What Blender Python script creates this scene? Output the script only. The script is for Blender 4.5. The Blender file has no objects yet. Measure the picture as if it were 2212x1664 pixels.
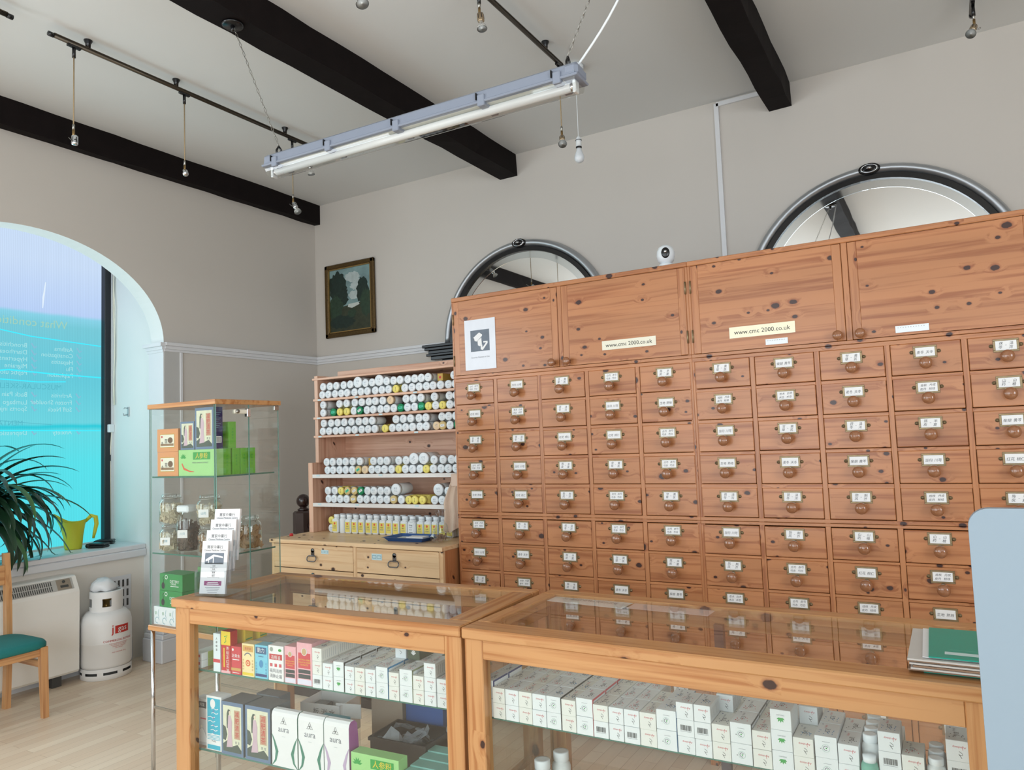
import bpy, math, random
from mathutils import Matrix, Vector

# ------------------------------------------------------------------ camera, world, lights, exposure
scn = bpy.context.scene
COL = scn.collection
cam_data = bpy.data.cameras.new('camera')
cam = bpy.data.objects.new('camera', cam_data)
COL.objects.link(cam)
cam_data.sensor_fit = 'HORIZONTAL'
cam_data.sensor_width = 36.0
cam_data.lens = 36.0 * 1590.8 / 2212.0
cam_data.clip_start = 0.02
CR = Vector((0.8609, 0.5073, -0.0380))
CU = Vector((0.0691, -0.0425, 0.9967))
CF = Vector((-0.5040, 0.8607, 0.0717))
cam.matrix_world = Matrix(((CR.x, CU.x, -CF.x, 0), (CR.y, CU.y, -CF.y, 0), (CR.z, CU.z, -CF.z, 1.52), (0, 0, 0, 1)))
scn.camera = cam

world = bpy.data.worlds.new('world')
scn.world = world
world.use_nodes = True
world.node_tree.nodes['Background'].inputs[0].default_value = (0.80, 0.90, 1.0, 1)
world.node_tree.nodes['Background'].inputs[1].default_value = 1.0

def area(name, loc, aim, sx, sy, power, color):
    l = bpy.data.lights.new(name, 'AREA')
    l.shape = 'RECTANGLE'; l.size = sx; l.size_y = sy; l.energy = power; l.color = color
    o = bpy.data.objects.new(name, l)
    o.location = loc
    o.rotation_euler = Vector(aim).to_track_quat('-Z', 'Y').to_euler()
    COL.objects.link(o)
    return o
# daylight through the window bays of the left wall and the shop front behind the camera; the last lamp is an added fill
area('daylight_bay_window', (-5.70, 1.98, 1.95), (1, 0.25, 0.0), 0.9, 1.9, 23, (0.88, 0.96, 1.0))
area('daylight_second_window', (-4.93, -0.9, 1.85), (1, 0.25, -0.12), 1.9, 2.2, 82, (0.90, 0.955, 1.0))
area('daylight_shop_front', (-2.1, -2.93, 1.75), (-0.15, 1, 0.04), 3.0, 2.5, 92, (0.90, 0.955, 1.0))
area('daylight_shop_front_right', (1.0, -2.93, 1.75), (-0.75, 1, 0.04), 2.8, 2.5, 50, (0.90, 0.955, 1.0))
area('added_fill_right', (3.44, -0.55, 1.9), (-1, 0.16, -0.12), 2.2, 2.0, 118, (0.90, 0.955, 1.0))  # fill added on the right to balance the left wall, no known window
scn.view_settings.view_transform = 'Standard'
scn.view_settings.look = 'None'
scn.view_settings.exposure = 0.0
scn.view_settings.gamma = 1.0
scn.view_settings.use_curve_mapping = False
scn.cycles.max_bounces = 8
scn.cycles.diffuse_bounces = 4
scn.cycles.glossy_bounces = 4
scn.cycles.transparent_max_bounces = 24
scn.cycles.transmission_bounces = 4
scn.cycles.caustics_reflective = False
scn.cycles.caustics_refractive = False
scn.cycles.sample_clamp_indirect = 4.0
R = random.Random(7)

# ------------------------------------------------------------------ materials
MATS = {}
def _new(name):
    m = bpy.data.materials.new(name); m.use_nodes = True
    return m, m.node_tree.nodes, m.node_tree.links, m.node_tree.nodes['Principled BSDF']
def S(c):                                   # sRGB 0-255 -> linear
    return tuple(((v/255)/12.92 if v/255 <= 0.04045 else ((v/255+0.055)/1.055)**2.4) for v in c) + (1,)
def mat(name, rgb, rough=0.55, metal=0.0, vary=0.06, nscale=18.0, bump=0.0, spec=0.5, coat=0.0, emit=None, estr=1.0, alpha=1.0):
    if name in MATS: return MATS[name]
    m, N, L, b = _new(name)
    tc = N.new('ShaderNodeTexCoord'); nz = N.new('ShaderNodeTexNoise')
    nz.inputs['Scale'].default_value = nscale; nz.inputs['Detail'].default_value = 3
    L.new(tc.outputs['Object'], nz.inputs['Vector'])
    mx = N.new('ShaderNodeMix'); mx.data_type = 'RGBA'
    c = S(rgb)
    mx.inputs[6].default_value = tuple(max(0, v*(1-vary)) for v in c[:3]) + (1,)
    mx.inputs[7].default_value = tuple(min(1, v*(1+vary)) for v in c[:3]) + (1,)
    L.new(nz.outputs['Fac'], mx.inputs[0]); L.new(mx.outputs[2], b.inputs['Base Color'])
    b.inputs['Roughness'].default_value = rough; b.inputs['Metallic'].default_value = metal
    b.inputs['Specular IOR Level'].default_value = spec; b.inputs['Coat Weight'].default_value = coat
    if bump:
        bp = N.new('ShaderNodeBump'); bp.inputs['Strength'].default_value = bump; bp.inputs['Distance'].default_value = 0.004
        L.new(nz.outputs['Fac'], bp.inputs['Height']); L.new(bp.outputs[0], b.inputs['Normal'])
    if emit is not None:
        b.inputs['Emission Color'].default_value = S(emit); b.inputs['Emission Strength'].default_value = estr
    if alpha < 1: b.inputs['Alpha'].default_value = alpha
    MATS[name] = m
    return m

def wood(name, base, streak, axis, knots=0.5, rough=0.38, kscale=1.0, coat=0.15):
    if name in MATS: return MATS[name]
    m, N, L, b = _new(name)
    tc = N.new('ShaderNodeTexCoord'); oi = N.new('ShaderNodeObjectInfo')
    mul = N.new('ShaderNodeMath'); mul.operation = 'MULTIPLY'; mul.inputs[1].default_value = 61.0
    L.new(oi.outputs['Random'], mul.inputs[0])
    add = N.new('ShaderNodeVectorMath'); add.operation = 'ADD'
    L.new(tc.outputs['Object'], add.inputs[0]); L.new(mul.outputs[0], add.inputs[1])
    ax = 'XYZ'.index(axis)
    # knots: cells laid over the face through a skewed pair of axes, so every face of a board is cut
    oth = [k for k in range(3) if k != ax]
    dep = 1 if ax != 1 else 2; acr = [k for k in oth if k != dep][0]
    sx = N.new('ShaderNodeSeparateXYZ'); L.new(add.outputs[0], sx.inputs[0])
    def lin(i, j, q, sc_):
        m_ = N.new('ShaderNodeMath'); m_.operation = 'MULTIPLY_ADD'; m_.inputs[1].default_value = q; L.new(sx.outputs[j], m_.inputs[0]); L.new(sx.outputs[i], m_.inputs[2])
        m2_ = N.new('ShaderNodeMath'); m2_.operation = 'MULTIPLY'; m2_.inputs[1].default_value = sc_; L.new(m_.outputs[0], m2_.inputs[0]); return m2_.outputs[0]
    cx = N.new('ShaderNodeCombineXYZ'); L.new(lin(ax, dep, 0.73, 6.0*kscale), cx.inputs[0]); L.new(lin(acr, dep, 0.61, 8.5*kscale), cx.inputs[1])
    vo = N.new('ShaderNodeTexVoronoi'); vo.voronoi_dimensions = '2D'; vo.feature = 'F1'; vo.inputs['Scale'].default_value = 1.0
    L.new(cx.outputs[0], vo.inputs['Vector'])
    nzk = N.new('ShaderNodeTexNoise'); nzk.inputs['Scale'].default_value = 60.0; L.new(add.outputs[0], nzk.inputs['Vector'])
    sep = N.new('ShaderNodeSeparateColor'); L.new(vo.outputs['Color'], sep.inputs[0])
    szm = N.new('ShaderNodeMapRange'); szm.inputs[3].default_value = 0.75; szm.inputs[4].default_value = 2.2; L.new(sep.outputs[1], szm.inputs[0])
    d0 = N.new('ShaderNodeMath'); d0.operation = 'MULTIPLY'; L.new(vo.outputs['Distance'], d0.inputs[0]); L.new(szm.outputs[0], d0.inputs[1])
    DIST = N.new('ShaderNodeMath'); DIST.operation = 'MULTIPLY_ADD'; DIST.inputs[1].default_value = 0.07; L.new(nzk.outputs['Fac'], DIST.inputs[0]); L.new(d0.outputs[0], DIST.inputs[2])
    gate = N.new('ShaderNodeMath'); gate.operation = 'GREATER_THAN'; gate.inputs[1].default_value = 1.0 - knots
    L.new(sep.outputs[0], gate.inputs[0])
    # warp of the grain round the knots
    wr = N.new('ShaderNodeMapRange'); wr.inputs[1].default_value = 0.08; wr.inputs[2].default_value = 0.42
    wr.inputs[3].default_value = 0.016; wr.inputs[4].default_value = 0.0; wr.interpolation_type = 'SMOOTHSTEP'
    L.new(vo.outputs['Distance'], wr.inputs[0])
    wg = N.new('ShaderNodeMath'); wg.operation = 'MULTIPLY'; L.new(wr.outputs[0], wg.inputs[0]); L.new(gate.outputs[0], wg.inputs[1])
    a2 = N.new('ShaderNodeVectorMath'); a2.operation = 'ADD'; L.new(add.outputs[0], a2.inputs[0]); L.new(wg.outputs[0], a2.inputs[1])
    gs = [58.0]*3; gs[ax] = 1.6
    gm = N.new('ShaderNodeVectorMath'); gm.operation = 'MULTIPLY'; gm.inputs[1].default_value = gs
    L.new(a2.outputs[0], gm.inputs[0])
    n1 = N.new('ShaderNodeTexNoise'); n1.inputs['Scale'].default_value = 1.0; n1.inputs['Detail'].default_value = 5; n1.inputs['Distortion'].default_value = 0.25
    L.new(gm.outputs[0], n1.inputs['Vector'])
    r1 = N.new('ShaderNodeValToRGB')
    r1.color_ramp.elements[0].position = 0.33; r1.color_ramp.elements[0].color = S(streak)
    r1.color_ramp.elements[1].position = 0.52; r1.color_ramp.elements[1].color = S(base)
    L.new(n1.outputs['Fac'], r1.inputs[0])
    # broad board to board tint
    gs2 = [9.0]*3; gs2[ax] = 0.7
    g2 = N.new('ShaderNodeVectorMath'); g2.operation = 'MULTIPLY'; g2.inputs[1].default_value = gs2
    L.new(add.outputs[0], g2.inputs[0])
    n2 = N.new('ShaderNodeTexNoise'); n2.inputs['Scale'].default_value = 1.0; n2.inputs['Detail'].default_value = 2
    L.new(g2.outputs[0], n2.inputs['Vector'])
    t = N.new('ShaderNodeMapRange'); t.inputs[1].default_value = 0.3; t.inputs[2].default_value = 0.7; t.inputs[3].default_value = 0.90; t.inputs[4].default_value = 1.08
    L.new(n2.outputs['Fac'], t.inputs[0])
    tm = N.new('ShaderNodeVectorMath'); tm.operation = 'SCALE'; L.new(r1.outputs[0], tm.inputs[0]); L.new(t.outputs[0], tm.inputs['Scale'])
    # knot rings then core
    kr = N.new('ShaderNodeMapRange'); kr.inputs[1].default_value = 0.155; kr.inputs[2].default_value = 0.215; kr.inputs[3].default_value = 0.5; kr.inputs[4].default_value = 0.0
    L.new(DIST.outputs[0], kr.inputs[0])
    kg = N.new('ShaderNodeMath'); kg.operation = 'MULTIPLY'; L.new(kr.outputs[0], kg.inputs[0]); L.new(gate.outputs[0], kg.inputs[1])
    m1 = N.new('ShaderNodeMix'); m1.data_type = 'RGBA'; m1.inputs[7].default_value = S((128, 60, 34))
    L.new(kg.outputs[0], m1.inputs[0]); L.new(tm.outputs[0], m1.inputs[6])
    kc = N.new('ShaderNodeMapRange'); kc.inputs[1].default_value = 0.135; kc.inputs[2].default_value = 0.16; kc.inputs[3].default_value = 0.95; kc.inputs[4].default_value = 0.0
    L.new(DIST.outputs[0], kc.inputs[0])
    kg2 = N.new('ShaderNodeMath'); kg2.operation = 'MULTIPLY'; L.new(kc.outputs[0], kg2.inputs[0]); L.new(gate.outputs[0], kg2.inputs[1])
    m2 = N.new('ShaderNodeMix'); m2.data_type = 'RGBA'; m2.inputs[7].default_value = S((44, 20, 18))
    L.new(kg2.outputs[0], m2.inputs[0]); L.new(m1.outputs[2], m2.inputs[6])
    L.new(m2.outputs[2], b.inputs['Base Color'])
    b.inputs['Roughness'].default_value = rough; b.inputs['Coat Weight'].default_value = coat; b.inputs['Coat Roughness'].default_value = 0.2
    MATS[name] = m
    return m

def wood_set(key, base, streak, knots, rough=0.38, kscale=1.0):
    return {a: wood(key + '_grain_' + a.lower(), base, streak, a, knots, rough, kscale) for a in 'XYZ'}
CABW = wood_set('varnished_pine', (184, 124, 81), (154, 92, 54), 0.44, 0.34, 1.4)
CTRW = wood_set('honey_pine', (194, 144, 94), (168, 110, 62), 0.30, 0.30, 1.0)
BASW = wood_set('pale_pine', (230, 196, 154), (216, 174, 130), 0.42, 0.45, 1.6)
HUTW = wood_set('pinkish_pine', (220, 178, 152), (196, 146, 120), 0.25, 0.5, 1.3)

def glass(name, tint, refl=1.0, tint_amt=0.0):
    if name in MATS: return MATS[name]
    m = bpy.data.materials.new(name); m.use_nodes = True
    N, L = m.node_tree.nodes, m.node_tree.links
    N.clear()
    out = N.new('ShaderNodeOutputMaterial'); mix = N.new('ShaderNodeMixShader')
    tr = N.new('ShaderNodeBsdfTransparent'); gl = N.new('ShaderNodeBsdfGlossy'); fr = N.new('ShaderNodeFresnel')
    tr.inputs[0].default_value = tint + (1,)
    gl.inputs['Roughness'].default_value = 0.02; gl.inputs[0].default_value = (1, 1, 1, 1)
    N.remove(fr)
    ge = N.new('ShaderNodeNewGeometry'); dt = N.new('ShaderNodeVectorMath'); dt.operation = 'DOT_PRODUCT'      # Schlick reflectance of a thin pane
    L.new(ge.outputs['Normal'], dt.inputs[0]); L.new(ge.outputs['Incoming'], dt.inputs[1])
    def mth(op, a, b_):
        n_ = N.new('ShaderNodeMath'); n_.operation = op
        for i, v in enumerate((a, b_)):
            if v is None: continue
            if hasattr(v, 'links'): L.new(v, n_.inputs[i])
            else: n_.inputs[i].default_value = v
        return n_.outputs[0]
    c = mth('ABSOLUTE', dt.outputs['Value'], None)
    f = mth('MULTIPLY_ADD', mth('POWER', mth('SUBTRACT', 1.0, c), 5.0), 0.955)
    f.node.inputs[2].default_value = 0.045
    ml = N.new('ShaderNodeMath'); ml.operation = 'MULTIPLY'; ml.inputs[1].default_value = refl; ml.use_clamp = True
    L.new(f, ml.inputs[0]); L.new(ml.outputs[0], mix.inputs[0])
    L.new(tr.outputs[0], mix.inputs[1]); L.new(gl.outputs[0], mix.inputs[2]); L.new(mix.outputs[0], out.inputs[0])
    MATS[name] = m
    return m
GLASS = glass('clear_glass', (0.965, 0.982, 0.974), 0.85)
TOPG = glass('counter_glass', (0.955, 0.975, 0.965), 0.68)
CLEAR = glass('clear_plastic', (0.93, 0.95, 0.96), 1.3)
EDGE = mat('green_glass_edge', (62, 118, 104), 0.15, vary=0.1)
EDGEL = mat('pale_glass_edge', (122, 160, 150), 0.15, vary=0.1)
WALL = mat('wall_plaster', (205, 199, 192), 0.9, vary=0.018, nscale=2.2, bump=0.0)
WALLW = mat('bay_white_paint', (226, 230, 228), 0.75, vary=0.015, nscale=2.0)
CEIL = mat('ceiling_plaster', (219, 220, 219), 0.95, vary=0.02, nscale=1.6)
TRIM = mat('gloss_white_trim', (222, 223, 226), 0.4, vary=0.02)
PANELG = mat('pilaster_grey_paint', (190, 190, 188), 0.6, vary=0.02)
BEAM = mat('dark_stained_beam', (20, 14, 14), 0.75, vary=0.4, nscale=9, bump=0.5, spec=0.15)
BLACK = mat('gloss_black', (18, 18, 20), 0.25)
DARK = mat('shadow_gap_dark', (40, 26, 20), 0.9)
CHROME = mat('chrome', (215, 218, 222), 0.12, 1.0, vary=0.02)
STEEL = mat('brushed_steel', (170, 168, 162), 0.3, 1.0)
BRASS = mat('aged_brass', (146, 128, 98), 0.42, 0.75, vary=0.25, nscale=60)
BRONZE = mat('track_bronze', (82, 74, 64), 0.35, 0.8, vary=0.1)
WHITE = mat('white_plastic', (232, 238, 242), 0.4, vary=0.015)
WHITEB = mat('white_bottle', (226, 230, 230), 0.45, vary=0.02)
PAPER = mat('white_paper', (236, 236, 236), 0.8, vary=0.015)
CREAM = mat('cream_paper', (236, 232, 214), 0.8, vary=0.02)
INK = mat('black_ink', (48, 48, 52), 0.8)
GREYINK = mat('grey_ink', (120, 124, 132), 0.8)
REDINK = mat('red_ink', (205, 84, 92), 0.7)
RED = mat('red_print', (196, 40, 46), 0.5)
YELLOW = mat('yellow_print', (235, 205, 60), 0.5)
PALEY = mat('pale_yellow_plastic', (238, 222, 118), 0.45, vary=0.05)
TAN = mat('tan_cap', (214, 190, 132), 0.5)
PEACH = mat('peach_cap', (236, 208, 170), 0.5)
GREENC = mat('green_cap', (14, 132, 84), 0.4)
KNOBW = mat('turned_beech_knob', (148, 98, 66), 0.18, vary=0.12, nscale=40, coat=0.5)
TEAL = mat('teal_fabric', (28, 118, 116), 0.75, vary=0.12, nscale=120)
LEAFG = mat('green_print', (52, 160, 72), 0.6)

# ------------------------------------------------------------------ mesh builder
_TXT = {}
def text_geo(body, sx=1.0):
    if body in _TXT: return _TXT[body]
    c = bpy.data.curves.new('t', 'FONT'); c.body = body; c.resolution_u = 2; c.align_x = 'CENTER'; c.align_y = 'CENTER'
    o = bpy.data.objects.new('t', c); COL.objects.link(o)
    bpy.context.view_layer.update()
    me = bpy.data.meshes.new_from_object(o.evaluated_get(bpy.context.evaluated_depsgraph_get()))
    g = ([v.co.copy() for v in me.vertices], [tuple(p.vertices) for p in me.polygons])
    bpy.data.objects.remove(o); bpy.data.curves.remove(c); bpy.data.meshes.remove(me)
    _TXT[body] = g
    return g

def face_m(origin, facing, flip=False):
    """Matrix laying a flat drawing (x right, y up) on a face seen from `facing`."""
    z = Vector(facing).normalized()
    up = Vector((0, 0, 1)) if abs(z.z) < 0.9 else Vector((0, 1, 0))
    x = up.cross(z).normalized(); y = z.cross(x)
    if flip: x = -x; y = -y
    m = Matrix(((x.x, y.x, z.x, 0), (x.y, y.y, z.y, 0), (x.z, y.z, z.z, 0), (0, 0, 0, 1)))
    m.translation = Vector(origin)
    return m

class MB:
    def __init__(s): s.v = []; s.f = []; s.m = []; s.mats = []; s.sm = []
    def mi(s, mt):
        if mt not in s.mats: s.mats.append(mt)
        return s.mats.index(mt)
    def add(s, vs, fs, mt, M=None, smooth=False):
        o = len(s.v)
        s.v += [(M @ Vector(v)) if M is not None else Vector(v) for v in vs]
        k = s.mi(mt)
        for f in fs: s.f.append(tuple(i+o for i in f)); s.m.append(k); s.sm.append(smooth)
        return s
    def box(s, x0, x1, y0, y1, z0, z1, mt, M=None, b=0.0):
        if b <= 0 or min(abs(x1-x0), abs(y1-y0), abs(z1-z0)) < 2.2*b:
            vs = [(x, y, z) for x in (x0, x1) for y in (y0, y1) for z in (z0, z1)]
            fs = [(0, 1, 3, 2), (4, 6, 7, 5), (0, 4, 5, 1), (2, 3, 7, 6), (0, 2, 6, 4), (1, 5, 7, 3)]
            return s.add(vs, fs, mt, M)
        lo = (x0, y0, z0); hi = (x1, y1, z1); vs = []; ix = {}
        for sx in (0, 1):
            for sy in (0, 1):
                for sz in (0, 1):
                    sg = (sx, sy, sz)
                    for a in range(3):
                        p = []
                        for k in range(3):
                            c = hi[k] if sg[k] else lo[k]
                            if k != a: c += -b if sg[k] else b
                            p.append(c)
                        ix[(sg, a)] = len(vs); vs.append(tuple(p))
        fs = []
        for a in range(3):
            o1, o2 = [k for k in range(3) if k != a]
            for sd in (0, 1):
                q = []
                for (u, w) in ((0, 0), (1, 0), (1, 1), (0, 1)):
                    g = [0, 0, 0]; g[a] = sd; g[o1] = u; g[o2] = w; q.append(ix[(tuple(g), a)])
                fs.append(tuple(q))
        for a in range(3):
            o1, o2 = [k for k in range(3) if k != a]
            for u in (0, 1):
                for w in (0, 1):
                    g0 = [0, 0, 0]; g0[o1] = u; g0[o2] = w; g1 = list(g0); g1[a] = 1
                    g0 = tuple(g0); g1 = tuple(g1)
                    fs.append((ix[(g0, o1)], ix[(g1, o1)], ix[(g1, o2)], ix[(g0, o2)]))
        for sx in (0, 1):
            for sy in (0, 1):
                for sz in (0, 1):
                    fs.append(tuple(ix[((sx, sy, sz), a)] for a in range(3)))
        return s.add(vs, fs, mt, M)
    def lathe(s, prof, mt, M=None, n=20, a0=0.0, a1=2*math.pi, smooth=True, cap=True, sx=1.0, sy=1.0):
        full = abs(a1-a0-2*math.pi) < 1e-6
        k = n if full else n+1
        vs = []; fs = []
        for r, z in prof:
            for i in range(k):
                a = a0+(a1-a0)*i/n
                vs.append((r*math.cos(a)*sx, r*math.sin(a)*sy, z))
        for j in range(len(prof)-1):
            for i in range(n):
                i2 = (i+1) % k if full else i+1
                fs.append((j*k+i, j*k+i2, (j+1)*k+i2, (j+1)*k+i))
        if full and cap:
            if prof[0][0] > 1e-5: fs.append(tuple(range(k))[::-1])
            if prof[-1][0] > 1e-5: fs.append(tuple((len(prof)-1)*k+i for i in range(k)))
        return s.add(vs, fs, mt, M, smooth)
    def tube(s, pts, r, mt, n=8, M=None, closed=False, smooth=True):
        pts = [Vector(p) for p in pts]; vs = []; fs = []; N = len(pts)
        ref = None
        for i, p in enumerate(pts):
            if closed: d = pts[(i+1) % N]-pts[i-1]
            else: d = pts[min(i+1, N-1)]-pts[max(i-1, 0)]
            d.normalize()
            if ref is None: ref = Vector((0, 0, 1)) if abs(d.z) < 0.9 else Vector((1, 0, 0))
            x = d.cross(ref)
            if x.length < 1e-4: x = d.orthogonal()
            x.normalize(); y = d.cross(x); ref = y.cross(d) if y.length else ref
            ref = -y
            rr = r[i] if isinstance(r, (list, tuple)) else r
            for k in range(n):
                a = 2*math.pi*k/n
                vs.append(p+x*math.cos(a)*rr+y*math.sin(a)*rr)
        m_ = N if closed else N-1
        for i in range(m_):
            j = (i+1) % N
            for k in range(n):
                k2 = (k+1) % n
                fs.append((i*n+k, i*n+k2, j*n+k2, j*n+k))
        if not closed:
            fs.append(tuple(range(n))[::-1]); fs.append(tuple((N-1)*n+k for k in range(n)))
        return s.add(vs, fs, mt, M, smooth)
    def prism(s, pts, h0, h1, mt, M=None):          # polygon in xy extruded along z
        n = len(pts); vs = [(x, y, h0) for x, y in pts]+[(x, y, h1) for x, y in pts]
        fs = [tuple(range(n))[::-1], tuple(range(n, 2*n))]+[(i, (i+1) % n, n+(i+1) % n, n+i) for i in range(n)]
        return s.add(vs, fs, mt, M)
    def flat(s, pts, mt, M=None):                    # printed polygon
        return s.add([(p[0], p[1], 0.0) for p in pts], [tuple(range(len(pts)))], mt, M)
    def rect(s, x0, x1, y0, y1, mt, M=None): return s.flat([(x0, y0), (x1, y0), (x1, y1), (x0, y1)], mt, M)
    def disc(s, cx, cy, r, mt, M=None, n=18, ry=None):
        ry = ry or r
        return s.flat([(cx+r*math.cos(2*math.pi*i/n), cy+ry*math.sin(2*math.pi*i/n)) for i in range(n)], mt, M)
    def ring(s, cx, cy, r0, r1, mt, M=None, n=20, a0=0, a1=2*math.pi):
        vs = []; 
        for i in range(n+1):
            a = a0+(a1-a0)*i/n
            vs += [(cx+r0*math.cos(a), cy+r0*math.sin(a), 0), (cx+r1*math.cos(a), cy+r1*math.sin(a), 0)]
        return s.add(vs, [(2*i, 2*i+1, 2*i+3, 2*i+2) for i in range(n)], mt, M)
    def text(s, body, size, mt, M, x=0, y=0, wide=1.0, warp=None):
        vs, fs = text_geo(body)
        vs = [(v.x*size*wide+x, v.y*size+y, 0) for v in vs]
        if warp: vs = [warp(v) for v in vs]; return s.add(vs, fs, mt, M)
        return s.add(vs, fs, mt, M)
    def stroke(s, pts, w, mt, M=None):               # flat brush stroke
        pts = [Vector((p[0], p[1])) for p in pts]; vs = []
        for i, p in enumerate(pts):
            d = (pts[min(i+1, len(pts)-1)]-pts[max(i-1, 0)]).normalized(); n = Vector((-d.y, d.x))
            ww = w[i] if isinstance(w, (list, tuple)) else w
            vs += [(p.x+n.x*ww, p.y+n.y*ww, 0), (p.x-n.x*ww, p.y-n.y*ww, 0)]
        return s.add(vs, [(2*i, 2*i+1, 2*i+3, 2*i+2) for i in range(len(pts)-1)], mt, M)
    def mesh(s, name):
        me = bpy.data.meshes.new(name)
        me.from_pydata([tuple(v) for v in s.v], [], s.f)
        for mt in s.mats: me.materials.append(mt)
        me.polygons.foreach_set('material_index', s.m)
        me.polygons.foreach_set('use_smooth', s.sm)
        me.update()
        return me
    def build(s, name, parent=None, loc=(0, 0, 0), rotz=0.0):
        return link(name, s.mesh(name), parent, loc, rotz)

def link(name, me, parent=None, loc=(0, 0, 0), rotz=0.0):
    o = bpy.data.objects.new(name, me); COL.objects.link(o)
    o.location = loc; o.rotation_euler = (0, 0, rotz)
    if parent: o.parent = parent
    return o
def tag(o, label, cat, group=None, kind=None):
    o['label'] = label; o['category'] = cat
    if group: o['group'] = group
    if kind: o['kind'] = kind
    return o
def thing(name, label, cat, loc=(0, 0, 0), rotz=0.0, group=None):
    o = bpy.data.objects.new(name, None); COL.objects.link(o)
    o.location = loc; o.rotation_euler = (0, 0, rotz); o.empty_display_size = 0.05
    return tag(o, label, cat, group)
def struct(name, mb, label=None):
    o = mb.build(name); o['kind'] = 'structure'
    if label: o['label'] = label
    return o
def copy_tree(o, parent=None):
    c = o.copy(); COL.objects.link(c)
    if parent: c.parent = parent
    for ch in list(o.children): copy_tree(ch, c)
    return c
def T(x, y, z): return Matrix.Translation((x, y, z))
def RX(a): return Matrix.Rotation(a, 4, 'X')
def RY(a): return Matrix.Rotation(a, 4, 'Y')
def RZ(a): return Matrix.Rotation(a, 4, 'Z')
PI = math.pi
ORD = ['first', 'second', 'third', 'fourth', 'fifth', 'sixth', 'seventh', 'eighth', 'ninth', 'tenth', 'eleventh', 'twelfth',
       'thirteenth', 'fourteenth', 'fifteenth', 'sixteenth', 'seventeenth', 'eighteenth', 'nineteenth', 'twentieth', 'twenty-first', 'twenty-second', 'twenty-third']
FRONT = (0, -1, 0)

# ------------------------------------------------------------------ room shell
def floor_mat():
    m, N, L, b = _new('laminate_planks')
    tc = N.new('ShaderNodeTexCoord'); mp = N.new('ShaderNodeMapping'); mp.inputs['Rotation'].default_value = (0, 0, PI/2)
    L.new(tc.outputs['Object'], mp.inputs[0])
    br = N.new('ShaderNodeTexBrick'); br.offset = 0.37; br.squash = 1.0
    br.inputs['Scale'].default_value = 1.0; br.inputs['Brick Width'].default_value = 0.62; br.inputs['Row Height'].default_value = 0.066
    br.inputs['Mortar Size'].default_value = 0.0008; br.inputs['Color1'].default_value = S((244, 226, 202)); br.inputs['Color2'].default_value = S((230, 206, 180))
    br.inputs['Mortar'].default_value = S((190, 160, 130)); br.inputs['Bias'].default_value = 0.0
    L.new(mp.outputs[0], br.inputs['Vector'])
    nz = N.new('ShaderNodeTexNoise'); nz.inputs['Scale'].default_value = 1.0; nz.inputs['Detail'].default_value = 4
    g = N.new('ShaderNodeVectorMath'); g.operation = 'MULTIPLY'; g.inputs[1].default_value = (60, 2.0, 1)
    L.new(tc.outputs['Object'], g.inputs[0]); L.new(g.outputs[0], nz.inputs['Vector'])
    r = N.new('ShaderNodeMapRange'); r.inputs[3].default_value = 0.93; r.inputs[4].default_value = 1.06
    L.new(nz.outputs['Fac'], r.inputs[0])
    sc = N.new('ShaderNodeVectorMath'); sc.operation = 'SCALE'; L.new(br.outputs[0], sc.inputs[0]); L.new(r.outputs[0], sc.inputs['Scale'])
    L.new(sc.outputs[0], b.inputs['Base Color']); b.inputs['Roughness'].default_value = 0.38
    return m
H = 3.755; XL = -4.98; YB = 4.95
struct('floor', MB().box(-6.0, 3.6, -3.1, 5.1, -0.1, 0, floor_mat()))
struct('ceiling', MB().box(-5.13, 3.6, -3.1, 5.1, H, H+0.1, CEIL))
struct('wall_back', MB().box(-5.13, 3.6, YB, YB+0.15, 0, H, WALL))
struct('wall_right', MB().box(3.5, 3.65, -3.0, -1.7, 0, H, WALL).box(3.5, 3.65, 0.6, YB, 0, H, WALL).box(3.5, 3.65, -1.7, 0.6, 0, 0.85, WALL).box(3.5, 3.65, -1.7, 0.6, 2.95, H, WALL))
mb = MB()
mb.box(-5.13, 3.5, -3.15, -3.0, 0, 0.45, WALL).box(-5.13, 3.5, -3.15, -3.0, 3.05, H, WALL)
mb.box(-5.13, -3.6, -3.15, -3.0, 0.45, 3.05, WALL).box(2.4, 3.5, -3.15, -3.0, 0.45, 3.05, WALL)
struct('wall_front', mb)
# left wall with an elliptical arched bay and a second window nearer the street
mb = MB()
AC, AA, AB, SP = 2.45, 0.944, 0.668, 2.325
mb.box(-5.13, XL, 3.394, YB, 0, H, WALL)
mb.box(-5.13, XL, 0.1, 1.506, 0, H, WALL).box(-5.13, XL, -3.0, -1.9, 0, H, WALL)
mb.box(-5.13, XL, -1.9, 0.1, 0, 0.75, WALL).box(-5.13, XL, -1.9, 0.1, 2.95, H, WALL)
n = 48
arc = [(AC-AA*math.cos(PI*i/n), SP+AB*math.sin(PI*i/n)) for i in range(n+1)]
vs = []; fs = []
for y, z in arc: vs += [(XL, y, z), (XL, y, H), (-5.13, y, z), (-5.13, y, H)]
for i in range(n):
    a = 4*i; fs += [(a, a+4, a+5, a+1), (a+2, a+3, a+7, a+6)]
mb.add(vs, fs, WALL)
vs = []
for y, z in arc: vs += [(XL, y, z), (-5.13, y, z)]
mb.add(vs, [(2*i, 2*i+1, 2*i+3, 2*i+2) for i in range(n)], WALLW)
struct('wall_left', mb)
mb = MB()
mb.box(-5.86, -5.13, 3.44, 3.54, 0, 3.4, WALLW).box(-5.86, -5.13, 1.36, 1.46, 0, 3.4, WALLW)
mb.box(-5.86, -5.13, 1.46, 3.44, 3.3, 3.4, WALLW)
struct('wall_bay_sides', mb)
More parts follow.
